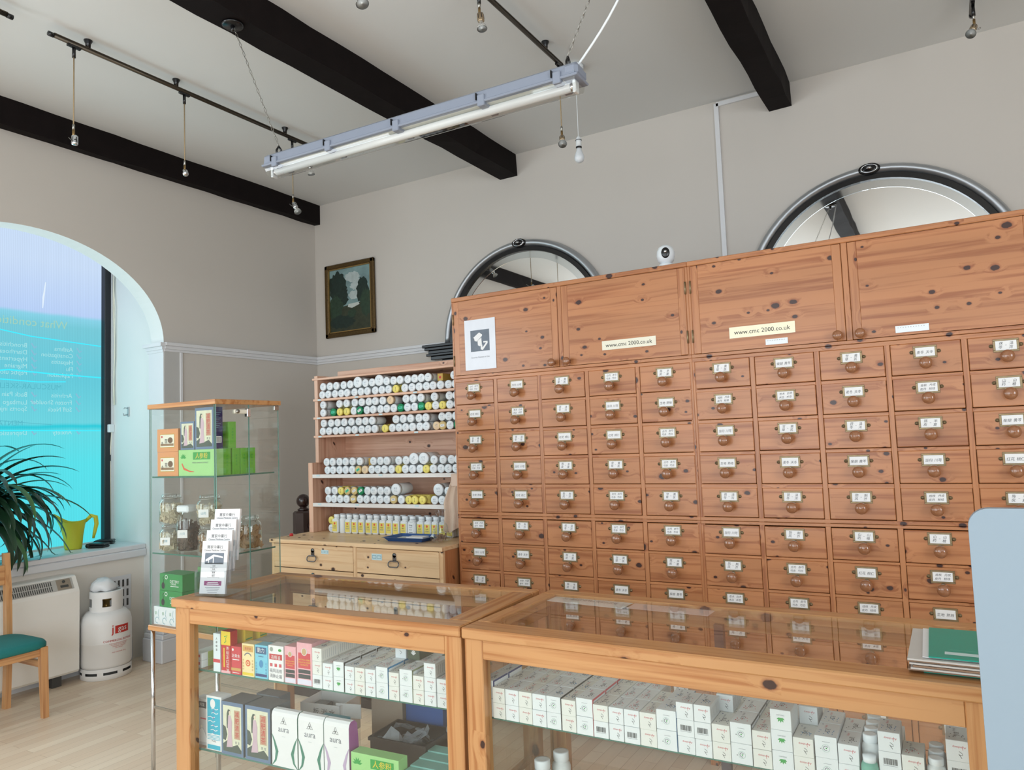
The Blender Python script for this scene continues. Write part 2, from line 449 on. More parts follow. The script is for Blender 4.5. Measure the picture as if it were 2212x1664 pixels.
struct('wall_bay_under_sill', MB().box(-5.42, -5.30, 1.46, 3.44, 0, 0.80, mat('cream_wall_paint', (234, 227, 217), 0.8, vary=.02, nscale=3)))
mb = MB()
mb.box(-5.80, -5.27, 1.46, 3.44, 0.795, 0.832, TRIM, b=0.006).box(-5.30, -5.262, 1.46, 3.44, 0.742, 0.795, TRIM, b=0.006)
struct('trim_1', mb, 'white moulded window sill of the arched bay')
# arched reveal, imposts, pilaster and rails
mb = MB()
mb.box(-5.155, XL+0.004, 3.388, 3.396, 0.24, 2.255, TRIM).box(-5.155, XL+0.004, 1.504, 1.512, 0.24, 2.255, TRIM)
for y, s in ((3.394, -1), (1.506, 1)):
    for k, (d, z0, z1) in enumerate([(0.012, 2.255, 2.275), (0.022, 2.275, 2.298), (0.042, 2.298, 2.325)]):
        mb.box(-5.165-0.3*d, XL+d*0.6, min(y, y+s*d), max(y, y+s*d), z0, z1, TRIM)
struct('trim_2', mb, 'white moulded impost and lining of the arched bay')
mb = MB()
mb.box(XL, XL+0.006, 3.394, 3.53, 0.24, 2.262, PANELG).box(XL, XL+0.013, 3.522, 3.545, 0.24, 2.262, TRIM, b=0.003)
struct('trim_3', mb, 'flat grey pilaster beside the arched bay')
mb = MB()
def rail(mb, p0, p1, nrm):
    for d, z0, z1 in ((0.012, 2.262, 2.28), (0.02, 2.28, 2.305), (0.032, 2.305, 2.33)):
        a = Vector(p0); b_ = Vector(p1); nn = Vector(nrm)*d
        xs = sorted([a.x, b_.x, a.x+nn.x, b_.x+nn.x]); ys = sorted([a.y, b_.y, a.y+nn.y, b_.y+nn.y])
        mb.box(xs[0], xs[-1], ys[0], ys[-1], z0, z1, TRIM, b=0.002)
rail(mb, (XL, 3.394, 0), (XL, YB, 0), (1, 0, 0)); rail(mb, (XL, YB, 0), (-3.505, YB, 0), (0, -1, 0))
struct('trim_4', mb, 'white picture rail round the corner')
mb = MB()
mb.box(XL, XL+0.02, 3.6, YB, 0, 0.17, TRIM, b=0.004).box(XL, XL+0.012, 3.6, YB, 0.17, 0.20, TRIM)
mb.box(-5.30, -5.285, 1.46, 3.34, 0, 0.14, TRIM)
struct('baseboard_left', mb)
struct('baseboard_back', MB().box(XL, 3.5, YB-0.02, YB, 0, 0.17, TRIM, b=0.004))
mb = MB()
mb.box(-5.17, -4.94, 3.342, 3.60, 0, 0.165, TRIM, b=0.006).box(-5.165, -4.945, 3.35, 3.59, 0.165, 0.20, TRIM, b=0.006).box(-5.155, -4.955, 3.362, 3.58, 0.20, 0.235, TRIM, b=0.006)
struct('trim_5', mb, 'white stepped plinth at the foot of the arch')
mb = MB()
mb.box(-1.215, -1.185, YB-0.016, YB, 0.3, H-0.02, TRIM).box(-1.20, -0.87, YB-0.016, YB, H-0.04, H-0.012, TRIM)
struct('trim_6', mb, 'white cable trunking running up the back wall to the ceiling')
for i, (x0, x1, z0) in enumerate([(-5.0, -4.903, 3.577), (-2.935, -2.779, 3.58), (-0.866, -0.718, 3.594), (1.28, 1.43, 3.59)]):
    b_ = MB(); ny = 40; rr = random.Random(i+3); vs = []
    for k in range(ny+1):
        y = -3.0+(YB+3.0)*k/ny; j = lambda s=0.006: rr.uniform(-s, s)
        vs += [(x0+j(), y, H), (x0+j(), y, z0+j(0.004)), (x1+j(), y, z0+j(0.004)), (x1+j(), y, H)]
    fs = []
    for k in range(ny):
        a = 4*k; fs += [(a, a+4, a+5, a+1), (a+1, a+5, a+6, a+2), (a+2, a+6, a+7, a+3)]
    fs.append((4*ny, 4*ny+3, 4*ny+2, 4*ny+1))
    b_.add(vs, fs, BEAM); struct('beam_%d' % (i+1), b_, 'dark stained ceiling beam')

# ------------------------------------------------------------------ window 1: backlit turquoise poster on ribbed plastic
def pane_mat(name, bands, strength, ribs=True):
    m = bpy.data.materials.new(name); m.use_nodes = True
    N, L = m.node_tree.nodes, m.node_tree.links; N.clear()
    out = N.new('ShaderNodeOutputMaterial'); em = N.new('ShaderNodeEmission'); em.inputs[1].default_value = strength
    tc = N.new('ShaderNodeTexCoord'); sp = N.new('ShaderNodeSeparateXYZ'); L.new(tc.outputs['Object'], sp.inputs[0])
    mr = N.new('ShaderNodeMapRange'); mr.inputs[1].default_value = 0.8; mr.inputs[2].default_value = 3.0
    nz = N.new('ShaderNodeTexNoise'); nz.inputs['Scale'].default_value = 2.2; L.new(tc.outputs['Object'], nz.inputs['Vector'])
    ad = N.new('ShaderNodeMath'); ad.operation = 'MULTIPLY_ADD'; ad.inputs[1].default_value = 0.05; L.new(nz.outputs['Fac'], ad.inputs[0]); L.new(sp.outputs['Z'], ad.inputs[2])
    L.new(ad.outputs[0], mr.inputs[0])
    cr = N.new('ShaderNodeValToRGB'); e = cr.color_ramp.elements
    e[0].position = bands[0][0]; e[0].color = S(bands[0][1]); e[1].position = bands[-1][0]; e[1].color = S(bands[-1][1])
    for p, c in bands[1:-1]:
        q = e.new(p); q.color = S(c)
    L.new(mr.outputs[0], cr.inputs[0])
    wv = N.new('ShaderNodeMath'); wv.operation = 'SINE'; my = N.new('ShaderNodeMath'); my.operation = 'MULTIPLY'; my.inputs[1].default_value = 520.0
    L.new(sp.outputs['Y'], my.inputs[0]); L.new(my.outputs[0], wv.inputs[0])
    m2 = N.new('ShaderNodeMath'); m2.operation = 'MULTIPLY_ADD'; m2.inputs[1].default_value = 0.05 if ribs else 0.0; m2.inputs[2].default_value = 0.97; L.new(wv.outputs[0], m2.inputs[0])
    sc = N.new('ShaderNodeVectorMath'); sc.operation = 'SCALE'; L.new(cr.outputs[0], sc.inputs[0]); L.new(m2.outputs[0], sc.inputs['Scale'])
    L.new(sc.outputs[0], em.inputs[0]); L.new(em.outputs[0], out.inputs[0])
    return m
def z2(z): return (z+0.025-0.8)/2.2
PANE = pane_mat('backlit_poster', [(z2(0.8), (88, 226, 238)), (z2(1.45), (92, 228, 238)), (z2(1.70), (104, 222, 232)), (z2(1.735), (40, 205, 222)), (z2(1.76), (112, 216, 228)), (z2(2.1), (104, 205, 222)), (z2(2.50), (122, 205, 220)), (z2(2.575), (140, 214, 235)), (z2(2.60), (188, 212, 250)), (z2(3.0), (204, 224, 250))], 1.0)
def flatemit(name, c, s=1.0): return mat(name, (10, 10, 10), 1.0, emit=c, estr=s, vary=0)
PT_Y = flatemit('backlit_lettering_yellow', (160, 208, 190)); PT_W = flatemit('backlit_lettering_pale', (168, 226, 230)); PT_G = flatemit('backlit_lettering_grey', (84, 184, 200))
PT_B = flatemit('backlit_seam_bright', (60, 225, 255), 1.15); PT_TICK = flatemit('backlit_tick_rose', (136, 188, 214))
win = thing('window_1', 'tall bay window with turquoise backlit poster and mirrored lettering', 'window'); win['kind'] = 'structure'
mb = MB(); mb.box(-5.765, -5.75, 1.46, 3.375, 0.82, 3.3, PANE)
WX = -5.748
def wt(mt, body, size, yr, z, wide=1.0):
    """text meant to be read from the street, so mirrored from inside; yr = its start (right hand end from inside)"""
    vs, fs = text_geo(body); w = (max(v.x for v in vs)-min(v.x for v in vs))*size*wide
    vs = [(WX, yr-(v.x*size*wide)-w/2, z+v.y*size) for v in vs]
    pr.add(vs, fs, mt)
pr = MB()
wt(PT_Y, 'What conditions c', 0.085, 3.11, 2.503)
for y, z, b_ in [(2.824, 2.328, 'Bronchitis'), (2.824, 2.277, 'Diarrhoea'), (2.825, 2.226, 'Hypertension'), (2.825, 2.175, 'Migraine'), (2.826, 2.127, 'Peptic ulcer'),
                 (3.152, 2.321, 'Asthma'), (3.152, 2.272, 'Constipation'), (3.152, 2.222, 'Hepatitis'), (3.152, 2.172, 'Flu'), (3.152, 2.122, 'Palpitation'),
                 (2.827, 1.968, 'Back Pain'), (2.827, 1.911, 'Lumbago'), (2.828, 1.864, 'Sports injury'),
                 (3.147, 1.968, 'Arthritis'), (3.147, 1.915, 'Frozen Shoulder'), (3.147, 1.862, 'Stiff Neck'), (2.827, 1.69, 'Depression'), (3.147, 1.69, 'Anxiety')]:
    wt(PT_W, b_, 0.047, y, z, .95)
    pr.stroke([(0.0, 0.0), (0.012, -0.014), (0.035, 0.02)], 0.005, PT_TICK, Matrix(((0, 0, 1, WX), (-1, 0, 0, y+0.065), (0, 1, 0, z), (0, 0, 0, 1))))
wt(PT_G, 'MUSCULAR-SKELETAL', 0.055, 3.07, 2.028)
wt(PT_G, 'MENTAL', 0.05, 2.80, 1.76)
Mw = Matrix(((0, 0, 1, WX+0.0005), (1, 0, 0, 0), (0, 1, 0, 0), (0, 0, 0, 1)))
pr.stroke([(2.64, 2.43), (2.85, 2.40), (3.1, 2.385), (3.37, 2.37)], 0.004, PT_B, Mw)
pr.stroke([(2.64, 2.135), (2.7, 2.145), (3.0, 2.13), (3.37, 2.12)], 0.005, PT_B, Mw)
pr.stroke([(2.64, 2.075), (2.9, 2.065), (3.1, 2.075)], 0.004, PT_B, Mw)
pr.stroke([(2.64, 1.71), (3.37, 1.70)], 0.004, PT_B, Mw)
pr.stroke([(2.64, 1.78), (2.80, 1.765), (3.0, 1.75)], 0.002, PT_G, Mw)
pr.stroke([(2.93, 2.62), (2.935, 2.70), (2.95, 2.82)], [0.003, 0.007, 0.003], flatemit('backlit_scratch', (226, 240, 252)), Mw)
mb.build('pane', win); pr.build('poster_lettering', win)
mb = MB().box(-5.80, -5.70, 3.375, 3.438, 0.83, 3.3, mat('window_frame_black', (28, 30, 36), 0.4), b=0.004)
mb.box(-5.80, -5.72, 1.46, 3.375, 0.83, 0.845, TRIM)
mb.build('frame', win)
w2 = thing('window_2', 'plain daylight window in the left wall near the street', 'window'); w2['kind'] = 'structure'
mb = MB()
for y0, y1, z0, z1 in [(-1.9, -1.84, 0.75, 2.95), (0.04, 0.1, 0.75, 2.95), (-1.9, 0.1, 0.75, 0.81), (-1.9, 0.1, 2.89, 2.95)]:
    mb.box(-5.08, -5.02, y0, y1, z0, z1, TRIM)
mb.build('frame', w2)
MB().box(-5.075, -5.07, -1.84, 0.04, 0.81, 2.89, GLASS).build('pane', w2)
w3 = thing('window_3', 'shop front window behind the camera', 'window'); w3['kind'] = 'structure'
mb = MB()
for x0, x1, z0, z1 in [(-3.6, -3.54, 0.45, 3.05), (2.34, 2.4, 0.45, 3.05), (-3.6, 2.4, 0.45, 0.51), (-3.6, 2.4, 2.99, 3.05), (-0.63, -0.57, 0.45, 3.05)]:
    mb.box(x0, x1, -3.1, -3.05, z0, z1, TRIM)
mb.build('frame', w3)
MB().box(-3.54, 2.34, -3.08, -3.075, 0.51, 2.99, GLASS).build('pane', w3)
w4 = thing('added_window_4', 'added unseen window in the right wall for the fill light', 'window'); w4['kind'] = 'structure'  # unseen window, added only to go with the right-hand fill lamp
mb = MB()
for y0, y1, z0, z1 in [(-1.7, -1.64, 0.85, 2.95), (0.54, 0.6, 0.85, 2.95), (-1.7, 0.6, 0.85, 0.91), (-1.7, 0.6, 2.89, 2.95)]: mb.box(3.54, 3.60, y0, y1, z0, z1, TRIM)
mb.build('frame', w4)
MB().box(3.57, 3.575, -1.64, 0.54, 0.91, 2.89, GLASS).build('pane', w4)
# cables, socket and hook on the bay side wall
t = thing('wall_cables', 'bundle of loose white cables beside the black window frame', 'cable')
c1 = MB(); c1.box(-5.70, -5.685, 3.424, 3.439, 0.84, 3.25, TRIM)
c1.build('conduit', t)
c2 = MB(); rr = random.Random(4)
for k in range(2):
    pts = [(-5.67+0.012*k+rr.uniform(-.01, .01), 3.43-0.004*k, 3.2-0.13*i) for i in range(11)]
    c2.tube(pts, 0.004, CREAM, 6)
c2.tube([(-5.69, 3.425, 1.69), (-5.705, 3.42, 1.5), (-5.70, 3.425, 1.2), (-5.70, 3.428, 0.84)], 0.005, CREAM, 6)
c2.build('loose_cable', t)
tag(MB().box(-5.735, -5.675, 3.395, 3.44, 1.685, 1.748, WHITE, b=0.004).build('cable_box'), 'small white square cable box on the black window frame', 'cable box')
mb = MB().box(-5.50, -5.478, 3.432, 3.44, 1.80, 1.875, mat('grey_plastic_hook', (170, 182, 186), 0.4), b=0.002)
mb.tube([(-5.489, 3.43, 1.865), (-5.489, 3.405, 1.868), (-5.489, 3.40, 1.858)], 0.004, MATS['grey_plastic_hook'], 6)
mb.tube([(-5.489, 3.43, 1.815), (-5.489, 3.40, 1.808), (-5.489, 3.397, 1.825)], 0.005, MATS['grey_plastic_hook'], 6)
tag(mb.build('wall_hook'), 'small grey plastic hook on the white bay wall', 'hook')

# ------------------------------------------------------------------ back wall: arched mirrors, painting
MIR = mat('mirror_silver', (236, 238, 238), 0.015, 1.0, vary=0)
SMOKE = mat('bevel_mirror', (208, 213, 215), 0.05, 1.0, vary=0)
def arch_pts(cx, r, zc, zb, n=40): return [(cx+r, zb)]+[(cx+r*math.cos(PI*i/n), zc+r*math.sin(PI*i/n)) for i in range(n+1)]+[(cx-r, zb)]
def arched_mirror(cx, r, label):
    t = thing('arched_mirror', label, 'mirror', (cx, YB-0.002, 2.31), group=None)
    zc = 0.0
    def band(r0, r1, y0, y1, mt, nm, round_=False):
        m_ = MB(); o = arch_pts(0, r1, zc, 0.0); i_ = arch_pts(0, r0, zc, 0.0); k = len(o)
        prof = [(1.0, y0), (1.0, y1), (0.0, y1), (0.0, y0)] if not round_ else [(0.5+0.5*math.cos(a), y0+(y1-y0)*math.sin(a)) for a in [PI*j/7 for j in range(8)]]
        q = len(prof); vs = []
        for a in range(k):
            for f, y in prof:
                vs.append((i_[a][0]+(o[a][0]-i_[a][0])*f, y, i_[a][1]+(o[a][1]-i_[a][1])*f))
        fs = [(a*q+j, a*q+j+1, (a+1)*q+j+1, (a+1)*q+j) for a in range(k-1) for j in range(q-1)]
        m_.add(vs, fs, mt, smooth=round_); m_.build(nm, t)
    band(r-0.058, r, 0, -0.045, mat('satin_chrome', (176, 180, 184), 0.38, 0.8), 'chrome_frame', True)
    band(r-0.092, r-0.058, 0, -0.03, BLACK, 'black_inner_frame')
    band(r-0.145, r-0.092, -0.006, -0.012, SMOKE, 'bevelled_border')
    m_ = MB(); P = arch_pts(0, r-0.145, zc, 0)
    m_.add([(x, -0.008, z) for x, z in P], [tuple(range(len(P)))], MIR); m_.build('mirror_glass', t)
    m_ = MB(); M = T(0, -0.04, zc+r-0.03) @ RX(PI/2)
    m_.lathe([(0.062, 0), (0.06, 0.012), (0.045, 0.016), (0.035, 0.012), (0.028, 0.022), (0.012, 0.03), (0.0, 0.032)], BLACK, M, 20, sy=0.55)
    m_.lathe([(0.048, 0.0155), (0.044, 0.020), (0.040, 0.0155)], CHROME, M, 20, cap=False, sy=0.55)
    m_.lathe([(0.018, 0.02), (0.012, 0.033), (0, 0.035)], CHROME, M, 14, sy=0.55)
    m_.build('rosette', t)
    return t
arched_mirror(-2.762, 0.748, 'left-hand arched wall mirror with chrome and black frame, rising behind the drawer cabinet')
arched_mirror(-0.297, 0.79, 'right-hand larger arched wall mirror with chrome and black frame, above the drawer cabinet')
mb = MB()
for d, z0, z1 in ((0.10, 2.285, 2.308), (0.085, 2.262, 2.285), (0.06, 2.235, 2.262), (0.075, 2.215, 2.235), (0.045, 2.185, 2.215)):
    mb.box(-3.585-d, -3.20, YB-0.03-d*0.8, YB-0.002, z0, z1, BLACK, b=0.004)
t = thing('black_pilaster', 'glossy black moulded pilaster capital beneath the left arched mirror', 'pilaster', (0, 0, 0))
mb.build('capital', t); MB().box(-3.53, -3.30, YB-0.05, YB-0.022, 0.17, 2.185, BLACK, b=0.006).build('shaft', t)

# framed landscape (a generic wooded valley)
t = thing('framed_painting', 'small gold-framed landscape painting of dark trees hanging left of the arched mirror', 'painting', (-4.545, YB-0.004, 2.825))
GOLD = mat('dark_gilt_frame', (92, 72, 40), 0.4, 0.6, vary=0.5, nscale=70, bump=0.8)
w, h = 0.295, 0.335
fr = MB()
for x0, x1, z0, z1 in [(-w, w, h-0.042, h), (-w, w, -h, -h+0.042), (-w, -w+0.042, -h, h), (w-0.042, w, -h, h)]:
    fr.box(x0, x1, -0.03, 0.0, z0, z1, GOLD, b=0.008)
for x0, x1, z0, z1 in [(-w+.042, w-.042, h-0.05, h-.042), (-w+.042, w-.042, -h+.042, -h+0.05), (-w+.042, -w+0.05, -h+.042, h-.042), (w-0.05, w-.042, -h+.042, h-.042)]:
    fr.box(x0, x1, -0.022, 0.0, z0, z1, mat('bright_gilt', (168, 138, 84), 0.35, 0.7, vary=0.3))
SKY = mat('painted_sky', (122, 150, 152), 0.6, vary=0.55, nscale=9); TR1 = mat('painted_dark_foliage', (24, 44, 38), 0.6, vary=0.6, nscale=55)
TR2 = mat('painted_mid_foliage', (40, 62, 46), 0.6, vary=0.6, nscale=40); GRD = mat('painted_ground', (52, 58, 42), 0.6, vary=0.6, nscale=26); PND = mat('painted_pool', (196, 204, 200), 0.5)
ca = MB(); M = face_m((0, -0.008, 0), FRONT); ca.rect(-w+.05, w-.05, -h+.05, h-.05, SKY, M)
def blob(cx, cy, rx, ry, seed, n=34):
    r_ = random.Random(seed); return [(max(-w+.05, min(w-.05, cx+rx*(1+r_.uniform(-.16, .16))*math.cos(2*PI*i/n))), max(-h+.05, cy+ry*(1+r_.uniform(-.16, .16))*math.sin(2*PI*i/n))) for i in range(n)]
Mt = lambda d: face_m((0, -0.008-d, 0), FRONT)
ca.flat([(-w+.05, -.03), (-.1, -.06), (.05, -.05), (w-.05, -.02), (w-.05, -h+.05), (-w+.05, -h+.05)], GRD, Mt(.0006))
CLD = mat('painted_cloud', (176, 190, 190), 0.6, vary=.3, nscale=22)
ca.flat(blob(.03, .20, .09, .045, 31), CLD, Mt(.0004)); ca.flat(blob(.10, .12, .10, .05, 32), CLD, Mt(.0005)); ca.flat(blob(.05, .03, .07, .04, 33), CLD, Mt(.0007))
ca.flat(blob(-.15, .13, .11, .13, 3), TR1, Mt(.0012)); ca.flat(blob(-.12, .03, .10, .10, 4), TR1, Mt(.0014)); ca.flat(blob(-.18, -.07, .09, .12, 5), TR2, Mt(.0016))
ca.flat(blob(.15, .06, .07, .12, 6), TR1, Mt(.0012)); ca.flat(blob(.19, -.05, .07, .12, 8), TR2, Mt(.0016))
ca.flat([(-.02, -.045), (.10, -.04), (.11, -.06), (.02, -.085), (-.03, -.07)], PND, Mt(.0018)); ca.flat(blob(-.10, -.2, .16, .06, 9), TR1, Mt(.002)); ca.flat(blob(.02, -.13, .05, .04, 11), TR2, Mt(.0021))
fr.build('frame', t); ca.build('canvas', t)

# ------------------------------------------------------------------ apothecary drawer cabinets (two units side by side)
CY = 3.42; PITCH = 0.2741; X0 = -2.384
ROWS = [(1.841, 1.715), (1.697, 1.569), (1.552, 1.421), (1.404, 1.273), (1.252, 1.122), (1.089, 0.953), (0.940, 0.808), (0.794, 0.662), (0.648, 0.516), (0.50, 0.368), (0.35, 0.218)]
HERBS = ['甘草 黄芪', '当归 川芎', '白芍 赤芍', '茯苓 泽泻', '生地 熟地', '桂枝 丹皮', '陈皮 半夏', '柴胡 黄芩', '苍术 白术', '山药 山楂', '红花 桃仁', '杜仲 牛膝', '防风 荆芥', '麦冬 天冬']
DW, DH = PITCH-0.0245, 0.131
def drawer_meshes(wide, high):
    b_ = MB().box(-wide/2, wide/2, 0, 0.018, 0, high, CABW['X'], b=0.0022)
    b_.box(-wide/2+0.008, wide/2-0.008, 0.018, 0.30, 0.004, high-0.008, CABW['Y'])
    return b_.mesh('drawer')
kb = MB(); M = RX(PI/2)
kb.lathe([(0.0125, 0), (0.0115, 0.006), (0.0095, 0.012), (0.011, 0.018), (0.0175, 0.023), (0.0225, 0.030), (0.0245, 0.037), (0.0238, 0.044), (0.0195, 0.050), (0.012, 0.0535), (0, 0.0545)], KNOBW, M, 22)
KNOB = kb.mesh('knob')
def holder_mesh():
    m_ = MB(); w, h = 0.0425, 0.0255
    for x0, x1, z0, z1 in [(-w, w, h-0.0075, h), (-w, w, -h, -h+0.0075), (-w, -w+0.008, -h+.0075, h-.0075), (w-0.008, w, -h+.0075, h-.0075)]:
        m_.box(x0, x1, -0.0035, 0, z0, z1, BRASS, b=0.001)
    M = RX(PI/2)
    for x, z in ((-w-0.006, 0), (w+0.006, 0), (0, -h-0.006)):
        mm = T(x, 0, z) @ M
        m_.lathe([(0.0075, 0), (0.0075, 0.0022), (0.003, 0.0024), (0.003, 0.0045), (0, 0.005)], BRASS, mm, 12)
    return m_.mesh('label_holder')
HOLD = holder_mesh()
CARDINK = mat('faded_brush_ink', (78, 78, 84), 0.8)
def card_mesh(txt, k):
    m_ = MB(); m_.box(-0.036, 0.036, -0.0018, 0, -0.019, 0.019, PAPER)
    a, b_ = txt.split(); M = face_m((0, -0.0021, 0), FRONT) @ Matrix(((.9, .16, 0, 0), (.03*(k % 3-1), .9, 0, 0), (0, 0, 1, 0), (0, 0, 0, 1)))
    if k % 3 == 0:
        for s_, x in ((a, -.019), (b_, .019)):
            m_.text(s_[0], 0.015, CARDINK, M, x, 0.0075); m_.text(s_[1], 0.015, CARDINK, M, x, -0.0085)
        m_.rect(-.003, .003, -.0005, .0008, GREYINK, M)
    elif k % 3 == 1:
        m_.text(a, 0.0155, CARDINK, M, -.018, -0.003, 0.95); m_.text(b_, 0.0155, CARDINK, M, .018, -0.003, 0.95)
    else:
        m_.text(a, 0.0125, CARDINK, M, -.017, 0.008); m_.text(b_, 0.0125, CARDINK, M, .018, 0.008); m_.text(b_[::-1], 0.0125, CARDINK, M, -.017, -0.009); m_.text(a[::-1], 0.0125, CARDINK, M, .018, -0.009)
    return m_.mesh('label_card')
CARDS = [card_mesh(h_, k) for k, h_ in enumerate(HERBS)]
DRW = drawer_meshes(DW, DH)
DRW2 = drawer_meshes(DW, 0.127)
def cabinet_unit(c0, label, hinge):
    x0 = X0+PITCH*c0; W5 = PITCH*5
    t = thing('drawer_cabinet', label, 'cabinet', (x0, CY, 0), group=None)
    top = 2.314
    f = MB(); b_ = 0.0015
    f.box(0, W5, 0.20, 0.34, 0.0, 0.10, DARK)
    # carcass: sides, back, top
    s = MB(); s.box(0, 0.018, 0.002, 0.36, 0, top, CABW['Z'], b=b_).box(W5-0.018, W5, 0.002, 0.36, 0, top, CABW['Z'], b=b_)
    s.box(0.018, W5-0.018, 0.34, 0.36, 0, top, CABW['Z']); s.box(0.0, W5, 0.003, 0.34, 0.09, 0.11, CABW['X'])
    s.build('carcass', t)
    tb = MB().box(0, W5, -0.004, 0.362, top-0.012, top+0.012, CABW['X'], b=0.003); tb.build('top_board', t)
    fr = MB()
    for c in range(6):                                  # stiles
        x = PITCH*c; hw = 0.0105
        fr.box(max(0, x-hw), min(W5, x+hw), 0, 0.02, 0.10, 1.855, CABW['Z'], b=b_)
    zz = [ROWS[0][0]+0.001]+[None]*0
    fr.box(0, W5, -0.001, 0.02, 1.8635, 1.8795, CABW['X'], b=b_)
    fr.box(0, W5, -0.0005, 0.02, 1.8435, 1.862, CABW['X'], b=b_)
    for r in range(10):
        zt, zb = ROWS[r][1]-0.001, ROWS[r+1][0]+0.001
        for c in range(5):
            xa, xb = PITCH*c+0.0105, PITCH*(c+1)-0.0105
            if r == 4: continue
            fr.box(xa, xb, 0.0005, 0.02, zb, zt, CABW['X'], b=b_)
        if r == 4:
            fr.box(0, W5, -0.002, 0.02, zb, 1.1035, CABW['X'], b=b_); fr.box(0, W5, -0.002, 0.02, 1.105, zt, CABW['X'], b=b_)
    fr.box(0, W5, 0, 0.02, 0.10, 0.215, CABW['X'], b=b_)
    fr.box(0, 0.012, 0, 0.02, 1.88, top-0.012, CABW['Z'], b=b_); fr.box(W5-0.012, W5, 0, 0.02, 1.88, top-0.012, CABW['Z'], b=b_)
    fr.box(W5/2-0.012, W5/2+0.012, 0, 0.02, 1.88, top-0.012, CABW['Z'], b=b_)
    fr.build('face_frame', t)
    MB().box(0.018, W5-0.018, 0.021, 0.024, 1.88, top-0.012, DARK).build('gap_shade_sheet', t)  # dark sheet behind the doors, shade of their gaps put into its colour
    # two doors over the drawers
    for k, (a, b2) in enumerate(((0.0135, W5/2-0.0135), (W5/2+0.0135, W5-0.0135))):
        z0, z1 = 1.8815, top-0.014
        d = MB(); e = 0.052
        d.box(a, a+e*0.7, -0.003, 0.018, z0, z1, CABW['Z'], b=0.002).box(b2-e*0.7, b2, -0.003, 0.018, z0, z1, CABW['Z'], b=0.002)
        d.box(a+e*0.7, b2-e*0.7, -0.0022, 0.017, z0, z1, CABW['X'])
        dd = d.build('door', t)
        kx = b2-0.03 if k == 0 else a+0.03
        link('knob', KNOB, dd, (kx, -0.003, 1.903)).scale = (0.85, 0.85, 0.85)
        hx = a-0.001 if k == 0 else b2+0.001
        hm = MB()
        for hz in (2.20, 1.965): hm.tube([(hx, -0.005, hz-0.03), (hx, -0.005, hz+0.03)], 0.004, BRASS, 8)
        hm.build('hinge', dd)
    rr = random.Random(20+c0)
    for r, (zt, zb) in enumerate(ROWS):
        for c in range(5):
            out = rr.choice([0, 0, 0, -0.001, -0.002, -0.004, -0.006])
            big = (zt-zb) > 0.1275
            d = link('drawer', DRW if big else DRW2, t, (PITCH*(c+0.5), out, zb+0.0015))
            hi = zt-zb
            link('knob', KNOB, d, (rr.uniform(-.002, .002), 0, hi-0.082+rr.uniform(-.002, .002)))
            link('label_holder', HOLD, d, (0, 0, hi-0.037))
            link('label_card', CARDS[rr.randrange(len(CARDS))], d, (0, -0.0005, hi-0.037))
    return t
u1 = cabinet_unit(0, 'left-hand pine apothecary cabinet of small labelled drawers, camera notice taped to its door', 0)
u2 = cabinet_unit(5, 'right-hand pine apothecary cabinet of small labelled drawers, running out of frame at right', 1)

# notices taped to the cabinet doors
def sticker(name, label, cat, x0, x1, z0, z1, draw, paper=PAPER, tilt=0.0, thick=0.0012):
    cx, cz = (x0+x1)/2, (z0+z1)/2; w, h = (x1-x0)/2, (z1-z0)/2
    m_ = MB(); m_.box(-w, w, -thick, 0, -h, h, paper)
    draw(m_, face_m((0, -thick-0.0004, 0), FRONT), w, h)
    o = m_.build(name, None, (cx, CY-0.0036, cz)); o.rotation_euler = (0, tilt, 0)
    return tag(o, label, cat)
GREYPIC = mat('printed_grey_photo', (112, 122, 134), 0.7, vary=0.2, nscale=30); LAM = mat('laminate_film', (214, 218, 226), 0.25)
def d_poster(m_, M, w, h):
    m_.rect(-0.058, 0.062, 0.01, 0.132-0.055, GREYPIC, M) if False else m_.rect(-0.062, 0.062, -0.045+0.006, 0.075+0.005, GREYPIC, M)
    up = M @ T(0, 0, 0.0003)
    m_.flat([(-.045, .038), (-.004, .066), (.016, .052), (.014, .044), (-.022, .016), (-.038, .022)], PAPER, up)      # camera body
    m_.flat([(-.047, .040), (-.040, .020), (-.034, .018), (-.038, .036)], GREYINK, M @ T(0, 0, 0.0005))
    m_.flat([(-.016, .020), (.010, .036), (.012, .0), (.0, -.012), (-.014, -.006)], PAPER, up)
    m_.flat([(.004, -.004), (.014, -.002), (.016, -.020), (.040, .006), (.022, .007), (.022, .014), (.050, .014), (.050, .002), (.018, -.034), (.004, -.030)], PAPER, up)
    m_.text('Security Camera in Use', 0.0125, GREYINK, M, 0, -0.072)
poster = sticker('security_notice', 'white laminated notice with grey picture of a security camera on leftmost door', 'notice', -2.296, -2.094, 1.905, 2.186, d_poster, LAM)
def d_www(m_, M, w, h): m_.text('www.cmc 2000.co.uk', 0.028, INK, M, 0, -0.001, 1.0)
sticker('web_address_strip', 'pale strip reading www.cmc 2000.co.uk on the left cabinet\'s door', 'sign', -1.466, -1.183, 1.942, 1.988, d_www, CREAM)
sticker('web_address_strip', 'shiny laminated strip reading www.cmc 2000.co.uk on the right cabinet\'s door', 'sign', -0.831, -0.544, 1.937, 1.988, d_www, mat('laminated_cream', (226, 216, 178), 0.15, coat=0.8))
def d_dots(m_, M, w, h):
    for k in range(11): m_.rect(-w*.85+k*w*.155, -w*.85+k*w*.155+0.002, h*.35, h*.35+0.003, GREYINK, M)
sticker('blank_label_strip', 'short white label strip below the laminated web address', 'label', -0.673, -0.578, 1.892, 1.918, d_dots, WHITE)
sticker('blank_label_strip', 'white label strip on the rightmost cabinet door', 'label', -0.154, -0.033, 1.892, 1.92, d_dots, WHITE)

